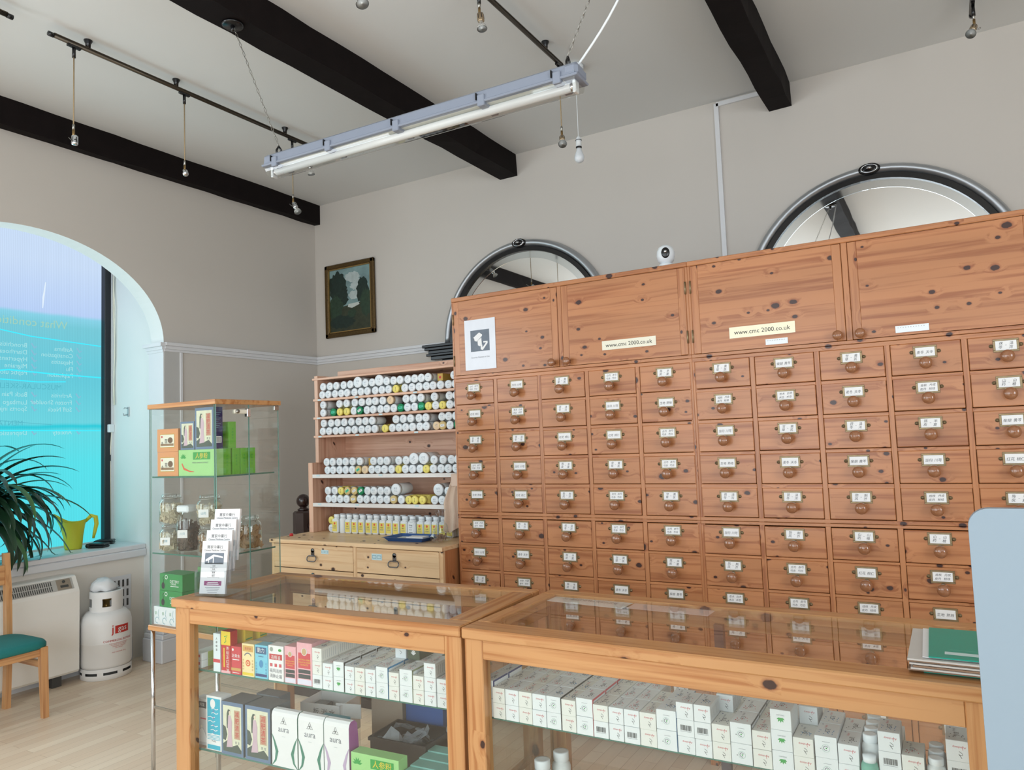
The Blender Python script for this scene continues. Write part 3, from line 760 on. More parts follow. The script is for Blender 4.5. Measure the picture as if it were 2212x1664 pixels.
# small indoor camera on top of the cabinet
t = thing('indoor_camera', 'small white indoor security camera with black face on top of cabinet', 'camera', (-1.172, 3.60, 2.326))
MB().lathe([(0.042, 0), (0.044, 0.006), (0.040, 0.03), (0.036, 0.042), (0.030, 0.048)], WHITE, None, 24).build('base', t)
MB().lathe([(0.022, 0.045), (0.040, 0.062), (0.046, 0.088), (0.044, 0.112), (0.034, 0.132), (0.015, 0.143), (0, 0.145)], WHITE, None, 24).build('head', t)
mb = MB(); M = RZ(0.30) @ T(0, -0.0415, 0.096) @ RX(PI/2)
mb.lathe([(0.026, -0.004), (0.026, 0.003), (0.020, 0.006), (0, 0.0065)], BLACK, M, 20, sx=0.8, sy=1.05)
mb.lathe([(0.008, 0.006), (0.007, 0.0085), (0, 0.0095)], CHROME, M @ T(0, 0.006, 0), 12)
mb.build('face', t)

# ------------------------------------------------------------------ sideboard with worktop, and bottle rack standing on it
BX0, BX1, BY0, BY1, BZ = -3.735, -2.400, 3.29, 3.94, 0.918
t = thing('sideboard', 'pale pine sideboard of deep drawers with ring pulls, left of the drawer cabinet', 'sideboard', (BX0, BY0, 0))
Wb = BX1-BX0
MB().box(-0.012, Wb, -0.012, BY1-BY0, BZ, BZ+0.024, BASW['X'], b=0.003).build('worktop', t)
mb = MB(); mb.box(0, 0.02, 0.004, 0.64, 0, BZ, CABW['Z'], b=0.001).box(Wb-0.028, Wb-0.004, 0.004, 0.64, 0, BZ, CABW['Z'], b=0.001)
mb.box(0.02, Wb-0.028, 0.60, 0.64, 0, BZ, BASW['Z']).box(0.02, Wb-0.028, 0.01, 0.60, 0.05, 0.07, BASW['X'])
mb.box(-0.001, 0.02, 0, 0.02, 0, BZ, BASW['Z'], b=0.001).box(Wb-0.028, Wb-0.003, 0, 0.02, 0, BZ, BASW['Z'], b=0.001)
mb.box(-3.050-BX0, -3.024-BX0, 0, 0.02, 0, BZ, BASW['Z'], b=0.001).box(0.02, Wb-0.028, 0.01, 0.02, 0, BZ-0.002, DARK)  # dark box is a sheet behind the drawers, gap shade as colour
mb.build('carcass', t)
TAGB = mat('pale_blue_tag', (196, 220, 226), 0.7); TAGB2 = mat('blue_tag_outline', (120, 170, 186), 0.7)
STL = mat('dark_steel_pull', (112, 108, 108), 0.25, 1.0)
for k, (a, b_) in enumerate(((0.021, -3.0515-BX0), (-3.0225-BX0, Wb-0.029))):
    for r, (zt, zb) in enumerate([(0.914, 0.772), (0.767, 0.62), (0.615, 0.46), (0.455, 0.28), (0.275, 0.08)]):
        d = MB().box(a, b_, -0.002, 0.016, zb, zt, BASW['X'], b=0.002).box(a+.01, b_-.01, 0.016, 0.5, zb+0.005, zt-0.02, BASW['Y']).build('drawer', t)
        cx = (-3.376 if k == 0 else -2.738)-BX0; cz = zt-0.065
        m_ = MB(); m_.box(cx-0.013, cx+0.013, -0.005, -0.002, cz-0.004, cz+0.034, STL, b=0.001)
        m_.lathe([(0.013, 0), (0.013, 0.003)], STL, T(cx, -0.002, cz+0.034) @ RX(PI/2), 14)
        m_.lathe([(0.004, 0), (0.004, 0.004), (0, 0.005)], BLACK, T(cx, -0.004, cz+0.022) @ RX(PI/2), 10)
        ov = [(cx+sx*(0.022)+0.016*math.cos(a_), -0.010-0.004*(1-math.sin(a_)), cz-0.014+0.016*math.sin(a_)) for sx, rng in ((1, range(-4, 5)), (-1, range(4, 13))) for a_ in [PI/8*q for q in rng]]
        m_.tube(ov, 0.0035, STL, 6, closed=True); m_.build('ring_pull', d)
        if r == 0:
            for q in range(2 if k == 0 else 2):
                pass
            gx = (-3.275 if k == 0 else -2.868)-BX0; gz = zt-0.036 if k == 0 else zt-0.046; gw, gh = (0.030, 0.012) if k == 0 else (0.038, 0.018)
            g = MB().box(gx-gw, gx+gw, -0.003, -0.002, gz-gh, gz+gh, TAGB); M = face_m((gx, -0.0035, gz), FRONT)
            for sx in (-1, 1):
                g.rect(sx*gw*.48-gw*.4, sx*gw*.48+gw*.4, -gh*.5, gh*.5, TAGB2, M); g.rect(sx*gw*.48-gw*.32, sx*gw*.48+gw*.32, -gh*.34, gh*.34, TAGB, M @ T(0, 0, .0003))
            g.build('number_tag', d)

RX0, RX1, RKY = -3.725, -2.415, 3.60
t = thing('bottle_rack', 'open pine shelving rack crowded with medicine bottles, standing on the sideboard', 'shelf unit', (RX0, RKY, BZ+0.024))
oz = BZ+0.024; Wr = RX1-RX0
SH = [1.831, 1.709, 1.585, 1.326, 1.137]
def zz(z): return z-oz
MB().box(0, 0.04, 0, 0.30, 0, zz(1.404), HUTW['Z'], b=0.002).build('lower_side', t)
MB().box(Wr-0.03, Wr, 0, 0.30, 0, zz(1.404), HUTW['Z'], b=0.002).build('lower_side', t)
MB().box(0.045, 0.075, 0.025, 0.30, zz(1.404), zz(1.99), HUTW['Z'], b=0.002).build('upper_side', t)
MB().box(Wr-0.03, Wr, 0.025, 0.30, zz(1.404), zz(1.99), HUTW['Z'], b=0.002).build('upper_side', t)
MB().box(0.04, Wr-0.03, 0.285, 0.30, 0, zz(1.99), HUTW['X']).build('back_board', t)
MB().box(0.03, Wr, 0.02, 0.27, zz(1.959), zz(1.973), HUTW['X'], b=0.002).build('top_board', t)
MB().box(0.13, Wr, 0.16, 0.18, zz(1.973), zz(2.022), HUTW['X'], b=0.003).build('crown_rail', t)
PALESH = mat('white_shelf_lipping', (226, 222, 218), 0.5, vary=0.05)
for k, z in enumerate(SH):
    x0 = 0.05 if k < 3 else 0.042
    m_ = MB().box(x0, Wr-0.03, 0.0205, 0.285, zz(z-0.0145), zz(z), HUTW['X'], b=0.001)
    m_.box(x0-(0.005 if k < 3 else 0.0), Wr-0.0, 0.012 if k < 3 else -0.004, 0.0205, zz(z-(0.0145 if k < 3 else 0.024)), zz(z), HUTW['X'] if k < 3 else PALESH, b=0.001)
    o = m_.build('shelf', t)
    m_ = MB(); r_ = random.Random(k)
    for x in ([0.08, 0.62] if k % 2 else [0.09, 0.42, 0.9]):
        m_.box(x, x+0.03, 0.0105 if k < 3 else -0.0055, 0.012 if k < 3 else -0.004, zz(z-0.0125), zz(z-0.003), TAGB)
    m_.build('shelf_tag', o)
MB().box(0.041, 0.25, 0.20, 0.285, zz(1.404), zz(1.585)-0.03, HUTW['Z']).build('inner_post', t) if False else None

# bottles
def cap_text(k):
    return [('黄芪', 'Huang'), ('当归', 'Dang'), ('甘草', 'Gan'), ('山药', 'Shan'), ('红花', 'Hong'), ('生地', 'Sheng')][k]
def bottle_body(r, L, cap, capl=0.022):
    """lying bottle, cap end at y=0 facing -y, body running to +y; its axis at z=r"""
    M = T(0, 0, r) @ RX(-PI/2)
    b_ = MB(); rs = r*0.995
    b_.lathe([(r*0.72, capl*0.9), (r*0.75, capl+0.004), (rs*0.9, capl+0.013), (rs, capl+0.024), (rs, L-0.006), (rs*0.9, L)], WHITEB if cap != 'Y' else PALEY, M, 18)
    return b_.mesh('pill_bottle')
def cap_mesh(r, mt, k, capl=0.022):
    M = T(0, 0, r) @ RX(-PI/2); c = MB()
    c.lathe([(r*0.955, 0.0), (r*0.985, 0.0012), (r*0.985, capl)], mt, M, 20)
    F = face_m((0, -0.0006, r), FRONT)
    a, b_ = cap_text(k % 6)
    if mt in (TAN, GREENC):
        A = F @ RZ(0.5 if k % 2 else 0.1); c.rect(-r*.55, r*.55, -r*.28, r*.28, PAPER if k % 3 else mat('mint_tag', (70, 200, 160), 0.6), A); c.text(a, r*0.35, INK, A @ T(0, 0, .0003))
    elif mt == PALEY:
        for s_ in (-1, 0, 1): c.disc(0, s_*r*.32, r*.09, INK, F, 8)
    else:
        A = F @ RZ([0, .1, -.1, .5, 0, .2][k % 6]); c.text(a, r*0.40, CAPINK, A, 0, r*.14); c.text(b_, r*0.26, CAPINK, A, 0, -r*.26)
    return c.mesh('cap')
CAPINK = mat('cap_print', (150, 158, 168), 0.8)
BODY = {}; CAPS = {}
KIND = {'W': (0.0265, 0.115, WHITE, 'white-capped pill bottle'), 'B': (0.036, 0.135, WHITE, 'large white-capped bottle'), 'Y': (0.0255, 0.115, PALEY, 'yellow-capped pill bottle'),
        'T': (0.0262, 0.105, TAN, 'tan-capped bottle'), 'G': (0.0265, 0.10, GREENC, 'green-capped bottle'), 'P': (0.0262, 0.105, PEACH, 'peach-capped bottle')}
def yellow_body(L):
    """square-shouldered yellow jar lying down"""
    b_ = MB(); s_ = 0.0262
    b_.lathe([(0.020, 0.018), (0.021, 0.024)], PALEY, T(0, 0, s_) @ RX(-PI/2), 16)
    b_.box(-s_, s_, 0.046, L, 0.0, 2*s_, PALEY, b=0.006)
    vs = [(x*q, y, s_+z*q) for q, y in ((0.62, 0.022), (1.0, 0.048)) for x, z in ((-s_, -s_), (s_, -s_), (s_, s_), (-s_, s_))]
    b_.add(vs, [(0, 1, 5, 4), (1, 2, 6, 5), (2, 3, 7, 6), (3, 0, 4, 7), (3, 2, 1, 0)], PALEY)
    return b_.mesh('yellow_jar')
for q, (r, L, mt, _) in KIND.items():
    BODY[q] = bottle_body(r, L, q) if q != 'Y' else yellow_body(L)
    CAPS[q] = [cap_mesh(r if q != 'Y' else 0.0255, mt, k) for k in range(6)]
def hx(px):                         # along the shelf, metres
    P = [(690, -3.615), (720, -3.49), (750, -3.367), (780, -3.248), (810, -3.131), (840, -3.018), (870, -2.907), (900, -2.799), (930, -2.694), (960, -2.591), (990, -2.49)]
    px = 580+px/3.3286
    for (a, xa), (b_, xb) in zip(P, P[1:]):
        if px <= b_ or b_ == 990: return xa+(xb-xa)*(px-a)/(b_-a)
SHN = ['top shelf', 'second shelf', 'third shelf', 'fourth shelf', 'fifth shelf', 'bottom shelf']
def parse(s):
    out = []
    for q in s.split():
        k = 'W'
        if q[-1].isalpha(): k = q[-1]; q = q[:-1]
        out.append((float(q), k))
    return out
RACK = [
 ('376 424 470 522 573 628B 683 732 783B 836 886 936 988 1039 1089 1140 1325', '367 412 458 505 550 600 648 697 750 800 850 903Y 968 1021 1073 1125 1176 1229 1282 1334'),
 ('375 490 541 604 655 704 753 804 860P 975 1027 1082 1182 1288 1338', '369 443G 492Y 543Y 592 638G 688 736 784 833 882 931G 982 1032 1083G 1136Y 1187 1238Y 1290 1342'),
 ('376 427 474 521 574 629 677 724 897 950 1003 1061 1114 1228 1281 1333', '369 413 458 502 547 597 646 694 742 818Y 866 915 966 1016 1066 1117 1188P 1236T 1288 1340G'),
 ('400 445 491 538 585 638 737 786 835 918 972 1025B 1098B 1172 1238 1298 1345', '403 447 491 536 580 626T 675P 721 768 816 866 917Y 966 1017 1067 1117Y 1168 1222 1276 1330'),
 ('407 453 499Y 546T 592T 640G 688 735 781 829 890B 1200B 1268', '407 451 495 539 585T 634 681 729 779 827 873T 928 982Y 1029Y 1080Y 1170 1225 1278')]
rr = random.Random(5)
for k, (up, lo) in enumerate(RACK):
    base = SH[k]
    for row, s_ in (('lower', lo), ('upper', up)):
        cnt = {}
        for (px, q) in parse(s_):
            r, L, mt, nm = KIND[q]; x = hx(px)
            z = base+0.0005 if row == 'lower' else base+0.054
            yy = 3.625 if k < 3 else 3.612
            o = link('pill_bottle', BODY[q], None, (x, yy+rr.uniform(0, 0.008), z))
            cnt[q] = cnt.get(q, 0)+1
            tag(o, '%s, %s from left in %s row, %s of rack' % (nm, ORD[cnt[q]-1], row, SHN[k]), 'bottle', 'bottles lying on the pine rack')
            c = link('cap', CAPS[q][rr.randrange(6)], o)
# lone flat yellow cartons pushed in behind the bottles
for px, z, lab in ((1213, SH[0]+0.054, 'small yellow and gold carton on the top rack shelf, right'), (695, SH[3]+0.054, 'small yellow carton among upper bottles on fourth rack shelf')):
    m_ = MB().box(-0.02, 0.02, 0, 0.09, 0, 0.045, mat('gold_carton', (196, 158, 70), 0.5), b=0.001)
    m_.disc(0, 0.022, 0.008, RED, face_m((0, -0.0005, 0), FRONT)); o = m_.build('carton', None, (hx(px), 3.65, z)); tag(o, lab, 'box')
# standing bottles on the sideboard top
LBLY = mat('yellow_bottle_label', (226, 208, 104), 0.6); ORG = mat('orange_seal', (222, 96, 60), 0.6)
def standing(kind, k):
    b_ = MB(); s_ = 0.0245; h = 0.092
    if kind == 'round': b_.lathe([(0.022, 0), (0.0235, 0.003), (0.0235, 0.085), (0.020, 0.095), (0.017, 0.100)], WHITEB, None, 18)
    elif kind == 'big': b_.box(-0.031, 0.031, -0.024, 0.024, 0, 0.088, WHITEB, b=0.009); b_.lathe([(0.026, 0.086), (0.019, 0.098)], WHITEB, None, 18)
    else: b_.box(-s_, s_, -s_, s_, 0, h, WHITEB, b=0.007); b_.lathe([(0.021, h-0.002), (0.016, 0.100)], WHITEB, None, 18)
    M = face_m((0, -s_-0.0006, 0.045), FRONT); a, e = cap_text(k)
    if kind == 'square':
        b_.rect(-0.020, 0.020, -0.034, 0.030, LBLY, M); N_ = M @ T(0, 0, .0004)
        b_.disc(0, 0.018, 0.0075, ORG, N_, 12); b_.text(a, 0.010, INK, N_, 0, 0.0, 1.0); b_.rect(-.014, .014, -.012, -.010, GREYINK, N_); b_.rect(-.012, .012, -.017, -.0155, GREYINK, N_)
    elif kind == 'big':
        b_.text(e, 0.012, INK, M, 0, 0.022); b_.rect(-.012, .012, .008, .010, GREYINK, M); b_.text(a, 0.010, GREYINK, M, 0, -0.006); b_.rect(-.014, .014, -.024, -.020, GREYINK, M)
    return b_.mesh('standing_bottle')
STN = {q: [standing(q, k) for k in range(6)] for q in ('square', 'round', 'big')}
cp = MB(); cp.lathe([(0.0185, 0.100), (0.0195, 0.101), (0.0195, 0.118), (0.0185, 0.120)], WHITE, None, 20); SCAP = cp.mesh('cap')
k = 0
for px, q in parse('455 500R 545 592 640 692 738 790 838 887 942 996K 1060 1113 1165 1220 1272'):
    kd = {'W': 'square', 'R': 'round', 'K': 'big'}[q]
    for row, dy in ((0, 0.0), (1, 0.055)):
        o = link('pill_bottle', STN[kd][rr.randrange(6)], None, (hx(px), 3.635+dy, oz))
        nm = {'square': 'upright white bottle with yellow label', 'round': 'upright plain white round bottle', 'big': 'upright broad white bottle with printed label'}[kd]
        tag(o, '%s, %s from left in %s row on bottom shelf' % (nm, ORD[k], 'front' if row == 0 else 'back'), 'bottle', 'bottles standing on the sideboard')
        link('cap', SCAP, o)
    k += 1
for q, z, lab in (('Y', oz+0.054, 'yellow jar lying on a white bottle, far left of bottom shelf'), ('W', oz+0.0005, 'white-capped bottle lying under the yellow jar on bottom shelf')):
    o = link('pill_bottle', BODY[q], None, (hx(412), 3.635, z)); tag(o, lab, 'bottle'); link('cap', CAPS[q][2], o)

# tray, cloth, bag, red cap
TRAYB = mat('blue_plastic_tray', (44, 84, 142), 0.35)
t = thing('blue_tray', 'dark blue plastic tray holding papers at right end of the sideboard', 'tray', (-2.76, 3.475, oz+0.001), 0.04)
mb = MB(); w, d = 0.14, 0.09
mb.box(-w+.02, w-.02, -d+.02, d-.02, 0, 0.004, TRAYB)
for (x0, y0), (x1, y1) in (((-1, -1), (1, -1)), ((1, -1), (1, 1)), ((1, 1), (-1, 1)), ((-1, 1), (-1, -1))):
    i0 = ((w-.02)*x0, (d-.02)*y0); i1 = ((w-.02)*x1, (d-.02)*y1); o0 = (w*x0, d*y0); o1 = (w*x1, d*y1); e0 = ((w+.01)*x0, (d+.01)*y0); e1 = ((w+.01)*x1, (d+.01)*y1)
    mb.add([i0+(0.001,), i1+(0.001,), o1+(0.024,), o0+(0.024,)], [(0, 1, 2, 3)], TRAYB); mb.add([o0+(0.024,), o1+(0.024,), e1+(0.023,), e0+(0.023,)], [(0, 1, 2, 3)], TRAYB)
mb.build('tray', t)
mb = MB().box(-0.10, 0.095, -0.055, 0.05, 0.006, 0.012, mat('printed_sheet', (206, 214, 212), 0.6, vary=0.25, nscale=60))
mb.box(-0.02, 0.09, -0.03, 0.045, 0.012, 0.02, PAPER, T(0, 0, 0) @ RZ(0.12)); mb.build('papers', t)
CLOTH = mat('beige_cloth', (214, 190, 170), 0.95, vary=0.06, nscale=200)
def drape(x0, x1, y, z0, z1, mt, seed, amp, nx=14, nz=18, taper=0.5):
    r_ = random.Random(seed); vs = []; fs = []
    ph = [r_.uniform(0, 6) for _ in range(4)]
    for j in range(nz+1):
        v = j/nz; z = z1+(z0-z1)*v; wd = taper+(1-taper)*min(1, v*2.0)
        for i in range(nx+1):
            u = i/nx
            x = x1-(x1-x0)*(1-u)*wd
            vs.append((x+0.004*math.sin(9*v+ph[0]), y+amp*math.sin(u*11+ph[1]+v*1.5)*(0.4+v)+amp*.4*math.sin(u*23+ph[2]), z+(0.02*math.sin(u*4+ph[3]) if j == nz else 0)))
    n_ = len(vs)
    vs += [(x, y_+0.004, z) for x, y_, z in vs]
    for j in range(nz):
        for i in range(nx):
            a = j*(nx+1)+i
            fs.append((a, a+1, a+nx+2, a+nx+1)); fs.append((n_+a, n_+a+nx+1, n_+a+nx+2, n_+a+1))
    return MB().add(vs, fs, mt, smooth=True)
t = thing('hanging_cloth', 'beige cloth hanging down beside the bottle rack at the cabinet edge', 'cloth', (0, 0, 0))
m_ = drape(-2.575, -2.462, 3.555, 1.00, 1.30, CLOTH, 3, 0.010); m_.build('cloth', t)
MB().box(-2.515, -2.462, 3.545, 3.57, 1.25, 1.325, mat('pale_peg', (222, 196, 178), 0.6), b=0.004).build('clip', t)
t = thing('plastic_bag', 'crumpled clear plastic bag slumped on the sideboard against the cabinet', 'bag', (-2.535, 3.46, oz+0.004))
r_ = random.Random(12); mb = MB(); vs = []; fs = []; nn = 16
for j, (rad, z) in enumerate([(0.030, 0.0), (0.055, 0.006), (0.058, 0.03), (0.048, 0.055), (0.034, 0.085), (0.020, 0.11), (0.012, 0.135), (0.026, 0.165), (0.03, 0.18)]):
    for i in range(nn):
        a = 2*PI*i/nn; q = rad*(1+r_.uniform(-.22, .22)); vs.append((q*math.cos(a)*0.9, q*math.sin(a)*1.15, z+(r_.uniform(-.006, .006) if z > 0.01 else 0)))
for j in range(8):
    for i in range(nn): fs.append((j*nn+i, j*nn+(i+1) % nn, (j+1)*nn+(i+1) % nn, (j+1)*nn+i))
mb.add(vs, fs, CLEAR); mb.build('film', t)
mb = MB()
for i in range(14): mb.box(-.012, .012, -.003, .003, 0.0, 0.012, mat('dried_brown_herb', (140, 112, 92), 0.9, vary=0.3), T(r_.uniform(-.03, .03), r_.uniform(-.04, .04), 0.003+r_.uniform(0, 0.03)) @ RZ(r_.uniform(0, 3)))
c_ = mb.build('herb_pieces', t); c_['kind'] = 'stuff'
mb = MB().lathe([(0.012, 0), (0.012, 0.012), (0.009, 0.016), (0, 0.017)], RED, None, 14); o = mb.build('red_cap', None, (-3.70, 3.42, oz)); tag(o, 'small red screw cap at left edge of the sideboard top', 'cap')

# dark newel post of the stair behind the rack
t = thing('newel_post', 'dark turned newel post with ball finial beyond the rack', 'newel post', (-4.51, 4.30, 0))
NW = mat('dark_mahogany', (46, 26, 24), 0.22, vary=0.3, coat=0.5)
MB().box(-0.075, 0.075, -0.075, 0.075, 0, 0.62, NW, b=0.012).lathe([(0.05, 0.62), (0.065, 0.65), (0.045, 0.70), (0.035, 0.76), (0.05, 0.80), (0.07, 0.815)], NW, None, 20).build('shaft', t)
MB().lathe([(0.068, 0.812), (0.082, 0.825), (0.082, 0.985), (0.068, 1.0), (0.04, 1.005)], NW, None, 8, smooth=False).build('block', t)
MB().lathe([(0.04, 1.0), (0.048, 1.012), (0.03, 1.022), (0.025, 1.03)]+[(0.055*math.sin(a), 1.078-0.055*math.cos(a)) for a in [PI*(0.16+0.84*i/12) for i in range(13)]], NW, None, 20).build('ball_finial', t)
mb = MB().box(-4.44, -3.5, 4.27, 4.33, 0.86, 0.905, NW, b=0.01)
tag(mb.build('stair_handrail'), 'dark stair handrail running from the newel post behind the rack', 'handrail')

# ------------------------------------------------------------------ glass shop counters
ZC = 0.940
def counter(label, loc, rot, W, D, fl, fr_, ff, fb, pl, pr_, ol=0.012):
    t = thing('shop_counter', label, 'counter', loc, rot)
    tf = MB(); z0, z1 = 0.906, ZC; o = 0.012; b_ = 0.004
    tf.box(-ol, W+o*0.3, -o, ff, z0, z1, CTRW['X'], b=b_).box(-ol, W+o*0.3, D-fb, D+o, z0, z1, CTRW['X'], b=b_)
    tf.box(-ol, fl, ff, D-fb, z0, z1, CTRW['Y'], b=b_).box(W-fr_, W+o*0.3, ff, D-fb, z0, z1, CTRW['Y'], b=b_)
    tf.build('top_frame', t)
    MB().box(fl-0.008, W-fr_+0.008, ff-0.008, D-fb+0.008, ZC-0.008, ZC-0.001, TOPG).build('top_glass', t)
    a = MB(); a.box(pl, W-pr_, 0.002, 0.022, 0.846, z0, CTRW['X'], b=0.002).box(pl, W-pr_, D-0.022, D-0.002, 0.86, z0, CTRW['X'], b=0.002)
    a.box(0.002, 0.022, 0.045, D-0.045, 0.86, z0, CTRW['Y'], b=0.002).box(W-0.022, W-0.002, 0.045, D-0.045, 0.86, z0, CTRW['Y'], b=0.002)
    a.build('apron', t)
    for x0, x1 in ((0, pl), (W-pr_, W)):
        for y0, y1 in ((0, 0.045), (D-0.045, D)):
            MB().box(x0, x1, y0, y1, 0, z0, CTRW['Z'], b=0.003).build('post', t)
    bb = MB().box(pl, W-pr_, 0.0, 0.03, 0.05, 0.14, CTRW['X'], b=0.003).box(0.02, W-0.02, 0.03, D-0.03, 0.10, 0.12, CTRW['X']).box(pl, W-pr_, D-0.03, D, 0.05, 0.14, CTRW['X'], b=0.003)
    bb.build('base_board', t)
    MB().box(pl, W-pr_, 0.022, 0.027, 0.14, 0.85, GLASS).build('front_glass', t)
    MB().box(0.010, 0.015, 0.045, D-0.045, 0.12, 0.86, GLASS).build('side_glass', t)
    MB().box(W-0.015, W-0.010, 0.045, D-0.045, 0.12, 0.86, GLASS).build('side_glass', t)
    for z in (0.652, 0.350):
        s = MB().box(0.017, W-0.017, 0.054, D-0.05, z+0.001, z+0.008, GLASS); s.box(0.017, W-0.017, 0.052, 0.054, z+0.001, z+0.008, EDGE); s.build('glass_shelf', t)
        m_ = MB()
        for x in (0.017, W-0.017-0.02): m_.box(x, x+0.02, 0.05, D-0.06, z-0.02, z-0.0005, CTRW['Y'])
        m_.build('shelf_bearer', t)
    return t
counter('left-hand pine and glass display counter with leaflet holder on its top', (-2.67, 1.865, 0), math.radians(3.0), 1.318, 0.56, 0.085, 0.085, 0.062, 0.05, 0.079, 0.062)
c2 = counter('right-hand pine and glass display counter with folders lying on its top', (-1.338, 1.93, 0), 0.0, 1.375, 0.578, 0.055, 0.06, 0.078, 0.055, 0.066, 0.045, 0.003)
MB().box(0.63, 0.66, 0.535, 0.56, 0.12, 0.88, mat('dark_steel_post', (84, 74, 78), 0.4, 0.5)).build('centre_post', c2)
TH = math.radians(3.0)
def c1w(u, v, z): return (-2.67+u*math.cos(TH)-v*math.sin(TH), 1.865+u*math.sin(TH)+v*math.cos(TH), z)

# cartons
ZS = 0.6603
NAVY = mat('navy_print', (44, 62, 120), 0.6); BLUEP = mat('blue_print', (60, 140, 190), 0.6); CHAR = mat('charcoal_print', (52, 60, 62), 0.6)
_CT = {}
def carton_mesh(kind, w, h, d, body, side, k):
    key = (kind, round(w, 3), round(h, 3), round(d, 3), body.name, side.name if side else '', k)
    if key in _CT: return _CT[key]
    m_ = MB().box(-w/2, w/2, 0, d, 0, h, body, b=0.0008); F = face_m((0, -0.0004, h/2), FRONT); U = face_m((0, -0.0004, h/2), FRONT, True)
    s_ = w/0.048
    if kind == 'A':
        m_.text('Acrobacp', 0.0068*s_, REDINK, U, -0.003, -0.0095*s_ , 1.05)
        m_.stroke([(-.002, .000), (-.008, .004), (-.009, .008), (-.004, .0085), (-.001, .006), (-.004, .010), (-.007, .015)], 0.0005, CHAR, U)
        m_.stroke([(-.011, -.013), (-.009, -.008), (-.010, -.003)], 0.0004, REDINK, U)
    elif kind == 'C':
        m_.ring(0, -.002, 0.0085, 0.0094, mat('pale_green_print', (168, 196, 186), 0.7), F); m_.ring(0, -.002, 0.0045, 0.006, GREYINK, F, a0=0.4, a1=5.2); m_.disc(0.001, -.002, 0.0018, LEAFG, F, 8)
        m_.disc(-.012, -.004, .0014, GREYINK, F, 8); m_.rect(-.008, .010, .0125, .0132, GREYINK, F)
    elif kind == 'B':
        r_ = random.Random(k+4); x = -0.014
        while x < 0.014:
            ww = r_.choice([.0006, .0012, .0018]); m_.rect(x, x+ww, -.006, .008, CHAR, F); x += ww+r_.choice([.0006, .001])
        m_.rect(-.015, .015, -.009, -.0082, GREYINK, F)
    elif kind == 'L':
        for a in (-64, -32, 0, 32, 64):
            q = math.radians(a); dx, dy = math.sin(q), -math.cos(q); c0, L_ = (0, .006), .011+.002*(abs(a) < 40)
            m_.flat([c0, (dx*L_*.5-dy*.0024, c0[1]+dy*L_*.5+dx*.0024), (dx*L_, c0[1]+dy*L_), (dx*L_*.5+dy*.0024, c0[1]+dy*L_*.5-dx*.0024)], LEAFG, F @ T(0, 0, (a+70)*1e-6))
        m_.text('CHITONG', .0042, GREYINK, F, 0, .012)
    TP = Matrix(((0, -1, 0, 0), (1, 0, 0, d/2), (0, 0, 1, h+0.0004), (0, 0, 0, 1)))
    r_ = random.Random(k*7+3); hb = r_.choice(HERBS)
    m_.text(hb[:2], 0.013, [GREYINK, INK, CHAR][k % 3], TP, -0.004, r_.uniform(-.006, .006)); m_.text('Herb', 0.009, REDINK if k % 2 else GREYINK, TP, .022, .006)
    for _ in range(14):
        x, y = r_.uniform(-.03, .0), r_.uniform(-w*.35, w*.35); m_.rect(x-.002, x+.002, y-.001, y+.001, [REDINK, GREYINK, BLUEP][k % 3], TP)
    m_.disc(.034 if d > .085 else .028, w*.3, .0022, NAVY, TP, 8)
    if side:
        SF = face_m((w/2+0.0004, d/2, h/2), (1, 0, 0)); m_.rect(-d/2, d/2, h/2-.006, h/2, side, SF); m_.rect(-d/2, -d/2+.008, -h/2, h/2, side, SF)
    if kind in 'AB':
        SF = face_m((w/2+0.0004, d/2, h/2), (1, 0, 0))
        for q in range(7): m_.rect(-d*.42+q*d*.12, -d*.42+q*d*.12+.003, -h*.32, h*.32, mat('faint_print', (196, 200, 200), 0.8), SF)
    me = m_.mesh('medicine_carton'); _CT[key] = me
    return me
KN = {'A': 'white carton with upside-down red script', 'C': 'white carton with round green emblem', 'B': 'white carton showing its barcode end', 'L': 'white carton with green leaf emblem'}
CRMC = mat('ivory_carton', (228, 229, 223), 0.7, vary=.01)
WHC = mat('white_carton_board', (228, 233, 235), 0.6, vary=.01)
def carton(kind, cx, y, z, w, h, body, side, k, label, group, wpos=None, rot=0.0, d=0.09):
    o = link('medicine_carton', carton_mesh(kind, w-0.0012, h-0.0006, d, CRMC if body is CREAM else (WHC if body is WHITE else body), side, k), None, wpos or (cx, y, z), rot)
    return tag(o, label, 'carton', group)
COLS = [(-1.2665, -1.290, 'CC', .055, NAVY, 0), (-1.267, -1.2235, 'AA', .0465, None, 1), (-1.2225, -1.1755, 'AA', .0465, None, 0), (-1.175, -1.1285, 'AA', .0465, None, 1), (-1.128, -1.0805, 'AA', .0465, None, 0),
        (-1.0795, -1.0315, 'CC', .047, CHAR, 0), (-1.030, -0.9835, 'AA', .0455, None, 1), (-.982, -.929, 'CC', .051, REDINK, 0), (-.928, -.882, 'BA', .0455, None, 1), (-.8805, -.8355, 'AA', .0455, None, 0),
        (-.8345, -.7885, 'BA', .0455, None, 0), (-.7875, -.7395, 'AA', .0455, None, 1), (-.739, -.6825, 'CC', .053, BLUEP, 0), (-.6815, -.634, 'ABA', .0445, None, 0), (-.6335, -.588, 'ABA', .0445, None, 0),
        (-.5875, -.5395, 'AA', .0455, None, 1), (-.539, -.4845, 'CC', .0515, CHAR, 0), (-.484, -.4365, 'AA', .0455, None, 1), (-.436, -.3845, 'LLL', .0505, None, 0), (-.384, -.3355, 'AA', .0455, None, 1),
        (-.333, -.2815, 'CC', .052, None, 0), (-.281, -.234, 'AA', .0465, None, 0), (-.192, -.144, 'ABA', .0455, None, 0), (-.1435, -.0965, 'AA', .0455, None, 1), (-.052, -.005, 'ABA', .0465, None, 0)]
LAY = {2: ['bottom', 'top'], 3: ['bottom', 'middle', 'top']}
rr = random.Random(9)
